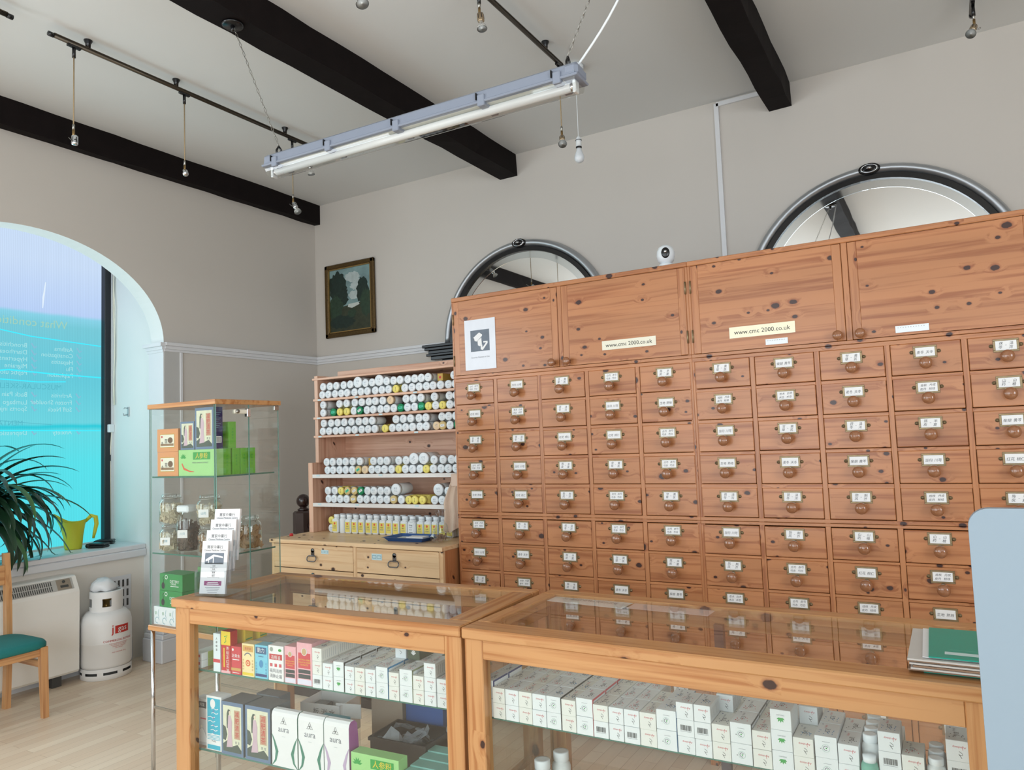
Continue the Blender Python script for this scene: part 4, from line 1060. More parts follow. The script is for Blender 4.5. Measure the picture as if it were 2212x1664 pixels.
for i, (a, b_, kinds, h, side, cream) in enumerate(COLS):
    x0, x1 = min(a, b_), max(a, b_); w = x1-x0
    if i == 0: x0, w = -1.2665-0.046, 0.045
    for row in range(3):
        if row == 2 and (i in (0, 11, 12, 13, 20) or i > 20): continue
        if row == 1 and i in (23,): continue
        ks = kinds if row == 0 else kinds[:2]
        for j, kd in enumerate(ks):
            if row > 0 and kd == 'B': kd = 'A'
            nm = KN[kd]; rn = ['front', 'second', 'third'][row]
            carton(kd, x0+w/2+rr.uniform(-.0004, .0004), 1.972+(.005 if i in (0, 24) else 0)+row*0.0925+rr.uniform(0, .002), ZS+j*h, w, h, CREAM if (cream and kd == 'A') else WHITE, side, (i*3+j) % 7,
                   '%s, column %s from left, %s layer, %s row, right counter' % (nm, ORD[i] if i < 23 else ['twenty-fourth', 'twenty-fifth'][i-23], LAY[len(ks)][j], rn), 'medicine cartons in the right counter')
for i, (x, zt) in enumerate([(-.412, ZS), (-.36, ZS+.091), (-.585+.01, ZS+.091)]):
    if i == 0: continue
    carton('A', x, 2.0675, zt, .046, .0455, WHITE, None, i, '%s, resting on the second row, right counter, %s one' % (KN['A'], ['', 'right-hand', 'left-hand'][i]), 'medicine cartons in the right counter')
# C1 upper shelf small white cartons
C1C = [(.663, .708, 'BAA', .0465, None, 1), (.711, .757, 'AA', .0455, None, 0), (.760, .808, 'LL', .051, CHAR, 0), (.811, .853, 'AA', .0455, None, 0), (.855, .899, 'AA', .0455, None, 1), (.901, .944, 'AA', .0455, None, 0),
       (.947, .997, 'CC', .052, BLUEP, 0), (1.000, 1.042, 'AA', .0455, None, 1), (1.045, 1.097, 'CC', .053, mat('sage_print', (150, 160, 130), 0.7), 0), (1.099, 1.142, 'AA', .0455, None, 1), (1.144, 1.190, 'AAA', .0455, None, 0), (1.193, 1.236, 'AA', .0455, None, 0)]
for i, (x0, x1, kinds, h, side, cream) in enumerate(C1C):
    for row in range(3):
        for j, kd in enumerate(kinds if row == 0 else kinds[:(3 if i == 0 else 2)]):
            if row > 0 and kd == 'B': kd = 'A'
            carton(kd, 0, 0, 0, x1-x0, h, CREAM if cream and kd == 'A' else WHITE, side, (i*5+j) % 7, '%s, column %s from left, %s layer, %s row, left counter' % (KN[kd], ORD[i], LAY[3 if len(kinds) == 3 and (row == 0 or i == 0) else 2][j], ['front', 'second', 'third'][row]),
                   'medicine cartons in the left counter', wpos=c1w((x0+x1)/2, 0.045+row*0.0925, ZS+j*h), rot=TH)
DG = mat('dark_green_carton', (72, 88, 70), 0.6)
def pbox(name, label, u, v, z, w, h, d, body, draw=None, side=None, rot=TH, wpos=None, cat='carton', group=None, top=None, zr=0.0):
    m_ = MB().box(-w/2, w/2, 0, d, 0, h, body, b=0.001)
    if draw: draw(m_, face_m((0, -0.0005, h/2), FRONT), w, h)
    if side: side(m_, face_m((w/2+0.0005, d/2, h/2), (1, 0, 0)), d, h)
    if top: m_.rect(-w/2, w/2, 0, d, top, T(0, 0, h+0.0005))
    o = m_.build(name, None, wpos or c1w(u, v, z), rot+zr)
    return tag(o, label, cat, group)
def d_green(m_, M, w, h):
    for a in range(-60, 61, 30):
        q = math.radians(a); m_.stroke([(0, -.008), (.011*math.sin(q), -.008+.016*math.cos(q))], .0018, PAPER, M @ T(0, 0, abs(a)*1e-6))
pbox('medicine_carton', 'dark green carton with white plant emblem at back of left counter\'s upper shelf', 1.03, 0.15, ZS+.104, .05, .05, .09, DG, d_green)
pbox('medicine_carton', 'white carton beside the dark green carton, back of left counter', .975, 0.15, ZS+.104, .046, .046, .09, WHITE, lambda m_, M, w, h: m_.stroke([(0, -.008), (.006, -.002), (-.004, .004)], .0006, CHAR, M))

# coloured packs on the upper shelf of the left counter
SALM = mat('salmon_red', (206, 62, 74), 0.5); PINK = mat('pink_pattern', (236, 176, 184), 0.5, vary=0.1, nscale=90); CRM = mat('cream_gold_pack', (242, 222, 168), 0.5); SKYB = mat('sky_blue_pack', (118, 200, 224), 0.5)
def up(M, k=1): return M @ T(0, 0, 0.0003*k)
def d_b(m_, M, w, h):
    m_.rect(-w/2, w/2, -h*.26, -h*.17, SALM, M)
    for k, s_ in enumerate('人参蜂皇'): m_.text(s_, .010, INK, M, 0, h*.36-k*.014)
def d_c(m_, M, w, h):
    m_.rect(-w/2, w/2, h*.17, h*.5, YELLOW, M); m_.stroke([(-.008, h*.22), (.002, h*.26), (0, h*.33), (.010, h*.40), (-.008, h*.37)], .0015, LEAFG, up(M))
    for k, s_ in enumerate('斧标正红花油'): m_.text(s_, .0155, PAPER, up(M), .010, h*.09-k*.0165)
    m_.rect(-.012, -.006, -h*.36, h*.1, YELLOW, up(M)); m_.rect(-w/2, w/2, -h*.5, -h*.44, PINK, up(M))
def d_d(m_, M, w, h):
    m_.text('正骨水', .015, PAPER, up(M), 0, h*.16); m_.rect(-.018, .018, h*.02, h*.05, PAPER, up(M)); m_.disc(-.016, h*.38, .005, PAPER, up(M), 12); m_.rect(-w/2, w/2, -h*.36, -h*.26, mat('gold_band', (206, 160, 90), 0.5), up(M)); m_.rect(-.018, .018, -h*.44, -h*.42, PAPER, up(M))
def d_e(m_, M, w, h):
    m_.rect(-w*.42, w*.42, h*.26, h*.44, mat('ochre_panel', (216, 170, 92), 0.5), M); m_.text('金龙油', .011, REDINK, up(M, 2), 0, h*.35); m_.ring(0, h*.05, .018, .022, GREYINK, up(M), a0=.5, a1=PI-.5)
    m_.disc(0, -h*.09, .012, ORG, up(M)); m_.ring(0, -h*.09, .004, .007, CRM, up(M, 2)); m_.rect(-w*.45, w*.45, -h*.46, -h*.38, YELLOW, M)
    for s_ in (-1, 1):
        for k in range(4): m_.text('平安和中'[k], .0085, mat('ochre_ink', (190, 140, 70), 0.6), up(M), s_*w*.38, -.002-k*.011)
def d_f(m_, M, w, h):
    m_.rect(-w*.42, w*.42, h*.24, h*.44, mat('deep_blue_panel', (42, 96, 138), 0.5), M); m_.text('動力', .019, PAPER, up(M, 2), 0, h*.34); m_.disc(0, -h*.06, .010, BLUEP, up(M), ry=.014)
    m_.text('ENERGY', .007, NAVY, up(M), 0, h*.16); m_.rect(-w*.44, w*.44, -h*.44, -h*.36, NAVY, up(M))
    for s_ in (-1, 1):
        for k in range(4): m_.text('活力健身'[k], .0085, BLUEP, up(M), s_*w*.38, -.006-k*.011)
def d_g(m_, M, w, h):
    m_.rect(-w*.42, w*.42, h*.10, h*.26, RED, M); m_.text('活络油', .016, PAPER, up(M, 2), 0, h*.165); m_.disc(-w*.28, h*.39, .008, mat('grey_seal', (150, 160, 150), 0.6), up(M)); m_.disc(w*.28, h*.38, .008, LEAFG, up(M), ry=.005)
    for s_ in (-1, 0, 1): m_.rect(s_*w*.3-.006, s_*w*.3+.006, -h*.1, -.001, REDINK, up(M))
    m_.text('祛风活络', .0155, GREYINK, up(M), 0, -h*.22); m_.text('消肿止痛', .0155, GREYINK, up(M), 0, -h*.37)
def d_h(m_, M, w, h):
    m_.rect(-w*.4, w*.4, -h*.10, h*.26, SALM, M); m_.disc(0, h*.29, w*.19, PAPER, up(M)); m_.disc(0, h*.29, w*.15, mat('tan_portrait', (196, 164, 120), 0.6), up(M, 2), ry=w*.17)
    m_.text('NATURAL HERBS', .0055*w/.055, YELLOW, up(M), 0, h*.10); m_.text('LOQUAT & HONEY', .0055*w/.055, YELLOW, up(M), 0, h*.04); m_.text('EXTRACTS', .0055*w/.055, YELLOW, up(M), 0, -h*.02)
    m_.rect(-w*.4, w*.4, -h*.22, -h*.13, CHAR, up(M)); m_.rect(-w*.4, w*.4, -h*.34, -h*.24, CHAR, up(M)); m_.rect(-w*.46, w*.46, -h*.48, -h*.36, mat('pale_lilac', (222, 220, 236), 0.6), up(M))
def side_rows(mt): return lambda m_, M, d, h: [m_.rect(-d*.4, d*.4, -h*.3+k*h*.13, -h*.27+k*h*.13, mt, M) for k in range(5)]
LC = 'on left counter\'s upper shelf'
def s_a(m_, M, d, h): m_.rect(-d*.35, -d*.1, -h*.5, h*.5, mat('lime_band', (170, 196, 110), 0.6), M); m_.rect(0, d*.25, -h*.3, h*.4, CHAR, M)
for j, lv in ((0, 'lower'), (1, 'upper')):
    pbox('tube_carton', '%s of two flat white cartons with lime band at left end of left counter' % lv, .046, .06, ZS+j*.0285, .062, .028, .19, WHITE, lambda m_, M, w, h: m_.rect(-.02, .02, -.002, .008, REDINK, M), s_a)
pbox('medicine_pack', 'narrow white pack with red band %s' % LC, .172, .05, ZS, .038, .145, .04, mat('icy_white_pack', (222, 234, 238), 0.5), d_b)
pbox('medicine_pack', 'tall red and yellow pack with vertical Chinese writing %s' % LC, .2225, .05, ZS, .050, .157, .035, RED, d_c)
for k in (1, 2): pbox('medicine_pack', 'yellow-topped pack %s behind the tall red and yellow pack' % ['', 'just', 'further'][k], .2225+.010*k, .05+.065*k, ZS, .045, .152, .04, YELLOW, None, side_rows(LEAFG))
pbox('medicine_pack', 'short red pack with white Chinese title %s' % LC, .277, .05, ZS, .052, .105, .045, SALM, d_d)
for k, (u, w, nm) in enumerate([(.284, .038, 'short red pack'), (.3405, .062, 'cream pack'), (.4085, .064, 'blue pack'), (.4825, .072, 'white and red pack')]):
    for r in range(1, 5):
        pbox('medicine_pack', 'grey-topped pack in row %s behind the %s %s' % (['', 'two', 'three', 'four', 'five'][r], nm, LC), u, .05+.048*r, ZS, w-.001, .104+.006*(k > 0), .045, mat('grey_topped_pack', (176, 180, 178), 0.6, vary=0.12, nscale=50), None, None, group='packs standing in rows on the left counter\'s upper shelf')
pbox('medicine_pack', 'cream pack with orange disc %s' % LC, .3405, .05, ZS, .063, .121, .045, CRM, d_e)
pbox('medicine_pack', 'pale blue pack with dark blue panel %s' % LC, .4085, .05, ZS, .065, .122, .045, SKYB, d_f)
pbox('medicine_pack', 'white pack with red arch and grey Chinese writing %s' % LC, .4825, .05, ZS, .075, .127, .045, PAPER, d_g)
pbox('syrup_pack', 'smaller pink patterned pack with round portrait %s' % LC, .5535, .05, ZS, .055, .131, .05, PINK, d_h)
pbox('syrup_pack', 'larger pink patterned pack with round portrait %s' % LC, .622, .05, ZS, .072, .15, .06, PINK, d_h)
for k in range(2):
    pbox('syrup_pack', 'pink patterned pack behind the %s pink pack' % ['smaller', 'larger'][k], [.5535, .622][k], .112, ZS, [.055, .072][k], [.131, .148][k], .06, PINK)

# lower shelf of the left counter
ZL = 0.3583; LL = 'on left counter\'s lower shelf'
TEALB = mat('turquoise_wave_pack', (30, 176, 204), 0.5); TEAL2 = mat('mint_carton', (142, 196, 186), 0.6)
def d_l0(m_, M, w, h):
    m_.rect(-w/2, w/2, h*.30, h*.44, INK, M); m_.text('太和堂', .014, PAPER, up(M), -.006, h*.37); m_.rect(-.008, .022, h*.06, h*.09, REDINK, up(M))
    for k in range(4): m_.text('乌鸡白凤'[k], .017, INK, up(M), -.03, h*.06-k*.03)
    m_.flat([(-.03, -h*.44), (-.012, -h*.16), (.002, -h*.12), (.014, -h*.18), (.034, -h*.42)], PAPER, up(M)); m_.disc(-.002, -h*.10, .006, CREAM, up(M, 2)); m_.stroke([(-.03, -h*.44), (-.012, -h*.16), (.002, -h*.12), (.014, -h*.18), (.034, -h*.42)], .0006, GREYINK, up(M, 2))
def d_l1(m_, M, w, h):
    m_.rect(-w*.42, w*.42, -h*.20, h*.46, TEALB, M); m_.disc(-w*.06, h*.36, .014, PAPER, up(M), ry=.018)
    r_ = random.Random(2)
    for k in range(7):
        y = h*.26-k*.016; x = r_.uniform(-.02, .0); m_.stroke([(x-.012, y), (x, y+.004), (x+.014, y-.001), (x+.026, y+.003)], .0013, PAPER, up(M))
    for k in range(4): m_.text('白凤丸王'[k], .010, mat('purple_ink', (140, 80, 170), 0.6), up(M, 2), .0, h*.22-k*.026)
    for k in range(4): m_.rect(-w*.42, w*.42, -h*.23-k*.005, -h*.23-k*.005+.002, TEALB, M)
    m_.text('PURE', .010, GREYINK, M, 0, -h*.33); m_.rect(-w*.42, w*.42, -h*.48, -h*.40, TEALB, M)
PBG = mat('painted_mist_panel', (222, 222, 196), 0.6, vary=0.16, nscale=26); PBL = mat('slate_blue_border', (98, 122, 152), 0.5); PDK = mat('ink_wash_dark', (74, 88, 78), 0.6, vary=0.4, nscale=60); PPK = mat('rose_robe', (206, 178, 190), 0.6, vary=0.08); ORP = mat('terracotta_panel', (196, 158, 130), 0.6)
def d_lady(m_, M, w, h):
    m_.rect(-w*.5, w*.5, -h*.5, h*.5, PBL, M); m_.rect(-w*.42, w*.42, -h*.44, h*.43, PBG, up(M))
    m_.flat([(-w*.42, -h*.30), (-w*.2, -h*.22), (0, -h*.33), (w*.25, -h*.28), (w*.42, -h*.38), (w*.42, -h*.44), (-w*.42, -h*.44)], PDK, up(M, 2))
    m_.flat([(-w*.42, h*.05), (-w*.30, h*.02), (-w*.22, -h*.12), (-w*.30, -h*.24), (-w*.42, -h*.22)], PDK, up(M, 2))
    m_.flat([(-w*.24, h*.28), (-w*.18, h*.36), (-w*.09, h*.35), (-w*.09, h*.30), (-w*.17, h*.24), (-w*.20, 0), (-w*.24, 0), (-w*.25, h*.15)], PDK, up(M, 3))
    m_.disc(-w*.10, h*.30, w*.045, mat('pale_skin_print', (232, 212, 190), 0.6), up(M, 4), 12, ry=w*.055)
    m_.flat([(-w*.17, h*.24), (-w*.06, h*.25), (.0, h*.12), (-w*.02, -h*.10), (w*.02, -h*.34), (-w*.26, -h*.36), (-w*.18, -h*.12), (-w*.20, h*.05)], PPK, up(M, 3))
    m_.rect(w*.10, w*.36, -h*.18, h*.36, ORP, up(M, 3))
    for k in range(4): m_.text('养颜美茶'[k] if w < .09 else '减肥清茶'[k], w*.20, RED, up(M, 4), w*.23, h*.28-k*h*.13)
    m_.text('茶', w*.09, GREYINK, up(M, 4), w*.18, -h*.25); m_.text('宝', w*.09, GREYINK, up(M, 4), w*.30, -h*.25)
pbox('tea_box', 'white box with black top band and seated bearded man, far left of lower shelf', .0575, .075, ZL, .080, .178, .045, mat('off_white_box', (214, 212, 212), 0.6), d_l0)
pbox('tea_box', 'white box with turquoise wave panel %s' % LL, .147, .055, ZL, .084, .204, .05, PAPER, d_l1)
SLT = mat('slate_tin', (112, 120, 126), 0.35, 0.3)
pbox('tea_box', 'slate-blue tea box painted with long-haired lady, the left one %s' % LL, .253, .05, ZL, .115, .196, .10, SLT, d_lady)
pbox('tea_box', 'slate-blue tea box painted with long-haired lady, the right-hand one', .386, .05, ZL, .127, .197, .10, SLT, d_lady)
pbox('tea_box', 'slate tea box behind the two lady-painted boxes %s' % LL, .33, .155, ZL, .12, .20, .06, SLT)
def aura(u, w, lc, rc, side_mt, label):
    t = thing('tea_pouch', label, 'pouch', c1w(u, .05, ZL), TH, 'white printed pouches in the left counter')
    m_ = MB(); h = .198; prof = [(0, 0), (.0, h*.90), (.004, h*.965), (.012, h), (.03, h), (.045, h*.93), (.06, 0)]
    vs = [(-w/2, y, z) for y, z in prof]+[(w/2, y, z) for y, z in prof]; n_ = len(prof)
    m_.add(vs, [(i, i+1, n_+i+1, n_+i) for i in range(n_-1)], PAPER); m_.add(vs, [tuple(range(n_))], side_mt); m_.add(vs, [tuple(range(n_, 2*n_))[::-1]], side_mt)
    F = face_m((0, -0.0006, h/2), FRONT)
    for sx, mt in ((-1, lc), (1, rc)):
        m_.stroke([(sx*(w/2-.001), h*.06), (sx*w*.40, -h*.06), (sx*w*.30, -h*.24), (sx*w*.36, -h*.40), (sx*w*.5, -h*.5)][::1], [.001, .004, .007, .004, .001], mt, F)
    m_.text('aura', .030, GREYINK, F, -.004, h*.17)
    for a in (90, 210, 330):
        q = math.radians(a); c_ = (-.004+.006*math.cos(q), h*.31+.006*math.sin(q)); tp = (-.004+.016*math.cos(q), h*.31+.016*math.sin(q)); n2 = (-math.sin(q)*.005, math.cos(q)*.005)
        m_.stroke([(-.004, h*.31), (c_[0]+n2[0], c_[1]+n2[1]), tp, (c_[0]-n2[0], c_[1]-n2[1]), (-.004, h*.31)], .0008, mt if mt is not lc else CHAR, F)
    m_.rect(-.012, .004, h*.04, h*.047, mat('faint_print', (196, 200, 200), 0.8), F)
    m_.build('pouch', t)
PG = mat('pouch_green', (62, 130, 108), 0.5); PPU = mat('pouch_mauve', (190, 168, 198), 0.5); PMG = mat('pouch_magenta', (170, 92, 160), 0.5)
aura(.520, .124, PG, PG, PG, 'white pouch printed aura with green leaf bands, leftmost of three')
aura(.646, .118, PG, PG, PG, 'white pouch printed aura with green leaf bands, middle of three')
aura(.764, .112, PPU, PPU, PMG, 'white pouch printed aura with magenta side, rightmost of three')
def d_gin(m_, M, w, h):
    for a in range(-80, 81, 32):
        q = math.radians(a); s_ = .022; c_ = (-w*.36, h*.18); m_.flat([c_, (c_[0]+s_*.5*math.sin(q)+.004*math.cos(q), c_[1]+s_*.5*math.cos(q)-.004*math.sin(q)), (c_[0]+s_*math.sin(q), c_[1]+s_*math.cos(q)), (c_[0]+s_*.5*math.sin(q)-.004*math.cos(q), c_[1]+s_*.5*math.cos(q)+.004*math.sin(q))], LEAFG, M @ T(0, 0, (a+90)*1e-6))
    m_.stroke([(-w*.40, -h*.02), (-w*.34, -h*.22), (-w*.18, -h*.32), (-w*.05, -h*.34)], [.003, .005, .003, .001], ORG, up(M))
    m_.rect(-w*.08, w*.40, h*.12, h*.40, LEAFG, up(M)); m_.text('人参粉', h*.24, YELLOW, up(M, 2), w*.16, h*.25); m_.text('PANAX GINSENG EXTRACT', h*.075, GREYINK, up(M), w*.12, 0)
GIN = mat('pale_green_box', (160, 214, 138), 0.55)
pbox('ginseng_box', 'light green box with orange root at front bottom %s' % LL, .94, .035, 0.1205+0.24-.002, .20, .112, .05, GIN, d_gin)
for k in range(4): pbox('mint_carton', 'mint green carton, %s of the four lying right of the light green box' % ['nearest', 'second nearest', 'third nearest', 'farthest'][k], 1.145, .04+.052*k, ZL, .20, .075+.004*k, .05, TEAL2, None, group='mint cartons lying in the left counter')
# boxes and tubs further back in the left counter
KRAFT = mat('grey_brown_card', (158, 142, 128), 0.8, vary=0.05)
t = thing('open_card_box', 'open white card box with black Chinese writing behind the painted tea boxes', 'box', c1w(.36, .30, ZL), TH+0.10)
mb = MB(); w, d, h = .19, .14, .13
mb.box(0, w, 0, .003, 0, h, PAPER).box(0, w, d-.003, d, 0, h, PAPER).box(0, .003, 0, d, 0, h, PAPER).box(w-.003, w, 0, d, 0, h, PAPER).box(0, w, 0, d, 0, .003, PAPER)
mb.box(w-.03, w+.08, .0, .003, h-.05, h+.005, PAPER, RZ(0.1)); F = face_m((w*.6, -.0006, h*.6), FRONT); mb.text('板 消 水', .03, INK, F, 0, .02); mb.rect(-.02, .05, -.05, -.02, CHAR, F); mb.build('box', t)
MB().box(.02, .09, .03, .10, .004, .11, CHAR, b=.005).build('dark_packet', t)
pbox('cardboard_box', 'grey-brown cardboard box behind the white pouches in left counter', .735, .375, ZL, .15, .22, .13, KRAFT)
pbox('blue_box', 'deep blue box at back of left counter beside the cardboard box', .90, .39, ZL, .17, .20, .10, mat('deep_blue_card', (44, 92, 160), 0.5))
pbox('turquoise_booklet_box', 'turquoise carton lying between the open white box and cardboard box', .60, .20, ZL, .12, .13, .05, mat('turquoise_card', (70, 160, 180), 0.6, vary=.2))
t = thing('storage_crate', 'dark brown plastic crate of clear packets on the left counter\'s lower shelf', 'crate', c1w(.80, .19, ZL), TH)
mb = MB(); CRT = mat('dark_brown_plastic', (70, 60, 56), 0.45); w, d, h = .24, .17, .10
for a in [(0, w, 0, .004, 0, h), (0, w, d-.004, d, 0, h), (0, .004, 0, d, 0, h), (w-.004, w, 0, d, 0, h), (0, w, 0, d, 0, .004), (-.006, w+.006, -.006, .004, h-.012, h), (-.006, w+.006, d-.004, d+.006, h-.012, h), (w-.004, w+.006, 0, d, h-.012, h), (-.006, .004, 0, d, h-.012, h)]: mb.box(*a, CRT)
mb.build('crate', t)
r_ = random.Random(3); mb = MB(); PKT = mat('crinkled_clear_film', (206, 212, 218), 0.15, vary=.1, nscale=90, alpha=0.55)
for k in range(16):
    M = T(r_.uniform(.03, w-.03), r_.uniform(.03, d-.03), r_.uniform(.05, h+.01)) @ RZ(r_.uniform(0, 6)) @ RX(r_.uniform(-.9, .9)) @ RY(r_.uniform(-.6, .6))
    vs = [(x*.035+r_.uniform(-.006, .006), y*.03+r_.uniform(-.006, .006), r_.uniform(-.008, .012)) for y in (-1, 0, 1) for x in (-1, 0, 1)]
    mb.add(vs, [(0, 1, 4, 3), (1, 2, 5, 4), (3, 4, 7, 6), (4, 5, 8, 7)], PKT, M)
c_ = mb.build('plastic_packets', t); c_['kind'] = 'stuff'
t = thing('plastic_tub', 'translucent grey ribbed plastic tub at right end of left counter\'s lower shelf', 'tub', c1w(1.13, .34, ZL), TH)
TUB = mat('frosted_plastic', (206, 210, 212), 0.35, alpha=0.6)
mb = MB(); n_ = 40; prof = [(.068, 0), (.082, .115), (.088, .115), (.088, .122), (.084, .122)]
mb.lathe(prof, TUB, None, n_, smooth=False, cap=False, sy=.8); mb.lathe([(0.068, .002), (0, .002)], TUB, None, n_, sy=.8, cap=False); mb.build('tub', t)
mb = MB().lathe([(0, .004), (.06, .004), (.064, .035), (.03, .045), (0, .04)], mat('pale_yellow_paper_bundle', (212, 208, 160), 0.8), None, 14, sy=.75); mb.build('contents', t)
m_ = MB().box(-.16, .16, 0, .2, 0, .10, mat('black_plastic_box', (34, 36, 36), 0.5), b=.006); F = face_m((-.03, -.0008, .05), FRONT)
m_.rect(-.04, .04, -.035, .045, PAPER, F); m_.text('大黄', .03, INK, up(F), 0, .02); o = m_.build('black_storage_box', None, c1w(.42, .08, 0.1205+.12), TH)
bpy.data.objects.remove(o)

# bottles on the lower shelf of the right counter, and among its cartons
def stand_bottle(h, r, capm, bodym):
    b_ = MB().lathe([(r*.92, 0), (r, .004), (r, h*.72), (r*.9, h*.78), (r*.68, h*.82), (r*.68, h*.84)], bodym, None, 20); c_ = MB().lathe([(r*.80, h*.835), (r*.82, h*.84), (r*.82, h*.985), (r*.76, h), (r*.5, h*.995), (0, h*.995)], capm, None, 20)
    return b_.mesh('bottle'), c_.mesh('cap')
bm, cm = stand_bottle(.145, .030, WHITE, WHITEB)
for i, (x, y, h, lab) in enumerate([(-1.186, 2.0, .95, 'nearest and leftmost'), (-1.155, 2.07, 1.12, 'middle'), (-1.125, 2.14, 1.15, 'farthest')]):
    o = link('tablet_bottle', bm, None, (x, y, ZL)); o.scale = (1, 1, h); tag(o, 'white round tablet bottle on right counter\'s lower shelf, %s of three' % lab, 'bottle', 'tablet bottles on the lower shelf'); link('cap', cm, o)
bm, cm = stand_bottle(.110, .0195, WHITE, WHITEB)
for i in range(4):
    o = link('tablet_bottle', bm, None, (-.2125, 2.02+.042*i, ZS)); tag(o, 'upright white bottle, %s of a file of four between carton stacks' % ['nearest', 'second', 'third', 'farthest'][i], 'bottle', 'file of white bottles among the cartons'); link('cap', cm, o)
for i in range(3):
    o = link('tablet_bottle', bm, None, (-.074, 1.995+.042*i, ZS)); o.scale = (1, 1, .80); tag(o, 'short upright white bottle, %s of three before the rightmost cartons' % ['nearest', 'middle', 'farthest'][i], 'bottle', 'short white bottles at the right end'); link('cap', cm, o)
m_ = MB().lathe([(.018, 0), (.0195, .003), (.0195, .05), (.016, .06)], mat('sea_green_label', (110, 176, 156), 0.5), None, 18); o = m_.build('green_bottle', None, (-.2125, 1.978, ZS)); tag(o, 'small sea-green bottle before the file of white bottles', 'bottle'); MB().lathe([(.0145, .058), (.015, .075), (0, .077)], WHITE, None, 16).build('cap', o)

# notices lying under the glass of the right counter
def flatpaper(name, label, cx, cy, w, d, rot, lines, zt, mt=PAPER):
    m_ = MB().box(-w/2, w/2, -d/2, d/2, -.0012, 0, mt)
    for k, (s_, sz) in enumerate(lines): m_.text(s_, sz, GREYINK, T(0, 0, .0004), 0, d*.34-k*sz*1.15)
    o = m_.build(name, None, (cx, cy, zt), rot); return tag(o, label, 'notice')
flatpaper('no_refund_notice', 'white notice reading NO REFUND taped under right counter\'s glass at its back left', -1.135, 2.425, .30, .105, -.06, [('NO REFUND', .026), ('OF CHINESE MEDICINE', .021), ('OR HERBS AFTER PURCHASE', .017)], .9308)
flatpaper('pink_printed_notice', 'pale pink printed notice under the glass right of the no refund notice', -.835, 2.41, .28, .075, -.03, [('- - - - - - - - -', .018), ('- - - - - - - - - -', .018)], .9308, mat('pale_pink_paper', (226, 200, 196), 0.8))

# folders on the right counter
t = thing('folder_stack', 'stack of brown folders and loose papers topped by a green folder', 'folders', (-.04, 2.085, ZC+.0005), 0.0)
CARD = mat('buff_card', (150, 122, 100), 0.8, vary=.08); r_ = random.Random(8)
GF = mat('emerald_folder', (14, 158, 138), 0.4, vary=.04)
MB().box(-.045, .26, -.10, .16, 0, .005, GF, b=.001).build('bottom_folder', t)
for k in range(6):
    MB().box(-.072+r_.uniform(-.006, .006), .24, -.115+r_.uniform(-.004, .004), .17, .0055+k*.0050, .0093+k*.0050, CARD if k % 2 == 0 else mat('aged_paper', (206, 202, 196), 0.8), T(0, 0, 0) @ RZ(r_.uniform(-.012, .012))).build('brown_folder' if k % 2 == 0 else 'paper_sheaf', t)
MB().box(-.047, .25, -.105, .165, .0362, .0378, PAPER, RZ(.02)).build('top_sheet', t)
mb = MB().box(-.034, .27, -.112, .165, .0385, .0415, GF, RZ(.015), b=.001)
M = T(.05, -.07, .0419); mb.rect(-.05, .06, -.012, .012, mat('folder_label', (200, 222, 220), 0.7), M); mb.stroke([(-.04, .03), (-.02, .034), (0, .031), (.02, .035), (.05, .032)], .001, mat('pale_scuff', (120, 200, 180), 0.7), M)
mb.build('green_folder', t)

# leaflet holder
t = thing('leaflet_holder', 'clear tiered acrylic holder full of Chinese Medicine Centre leaflets on the left counter', 'leaflet holder', (-2.555, 1.945, ZC+.0005), .262)
def leaflet(k):
    W2, Hh = .060, .205; M0 = T(0, .002+.026*k, .008+.040*k) @ RX(-.12)
    for q in range(3): pass
    m_ = MB().box(-W2, W2, 0, .010, 0, Hh, PAPER, M0); F = M0 @ face_m((0, -.0005, Hh/2), FRONT)
    m_.text('寶家中藥行', .0150, INK, F, 0, .078); m_.text('Chinese Medicine Centre', .0098, INK, F, 0, .066)
    if k == 0:
        m_.rect(-.044, .044, .012, .056, GREYPIC, F); m_.flat([(-.040, .030), (-.004, .050), (.040, .042), (.040, .036), (-.002, .042), (-.002, .016), (-.006, .016), (-.006, .036), (-.024, .028), (-.024, .016), (-.028, .016), (-.028, .026), (-.040, .022)], PAPER, up(F)); m_.rect(-.040, .040, .0135, .016, CHAR, up(F))
        for a, (c, e) in enumerate([('中药', 'Herbal Medicine'), ('针灸', 'Acupuncture'), ('拔罐', 'Cupping'), ('推拿', 'Traditional Chinese Massage')]):
            m_.text(c, .0072, INK, F, 0, .004-a*.0125); m_.text(e, .005, GREYINK, F, 0, -.002-a*.0125)
        m_.rect(-.040, .040, -.071, -.053, mat('plum_band', (150, 70, 120), 0.6), F); m_.rect(-.024, .024, -.0605, -.058, PAPER, up(F)); m_.rect(-.028, .028, -.067, -.064, PAPER, up(F))
        for a in range(4): m_.rect(-.034+.004*a, .034-.004*a, -.079-a*.006, -.0775-a*.006, GREYINK, F)
    m_.build('leaflet', t)
for k in range(4): leaflet(k)
mb = MB()
mb.box(-.070, -.068, -.012, .13, 0, .10, CLEAR).box(.068, .070, -.012, .13, 0, .10, CLEAR).box(-.070, .070, -.014, -.012, 0, .075, CLEAR).box(-.070, .070, -.012, .13, 0, .003, CLEAR)
for k in range(1, 4): mb.box(-.070, .070, -.014+.026*k, -.012+.026*k, .04*k, .04*k+.09, CLEAR, None)
mb.add([(x, y, z) for x in (-.0705, .0705) for y, z in ((-.012, .0), (.13, .0), (.13, .22), (.09, .22), (-.012, .09))], [(0, 1, 2, 3, 4), (5, 6, 7, 8, 9)], CLEAR)
mb.build('holder', t)

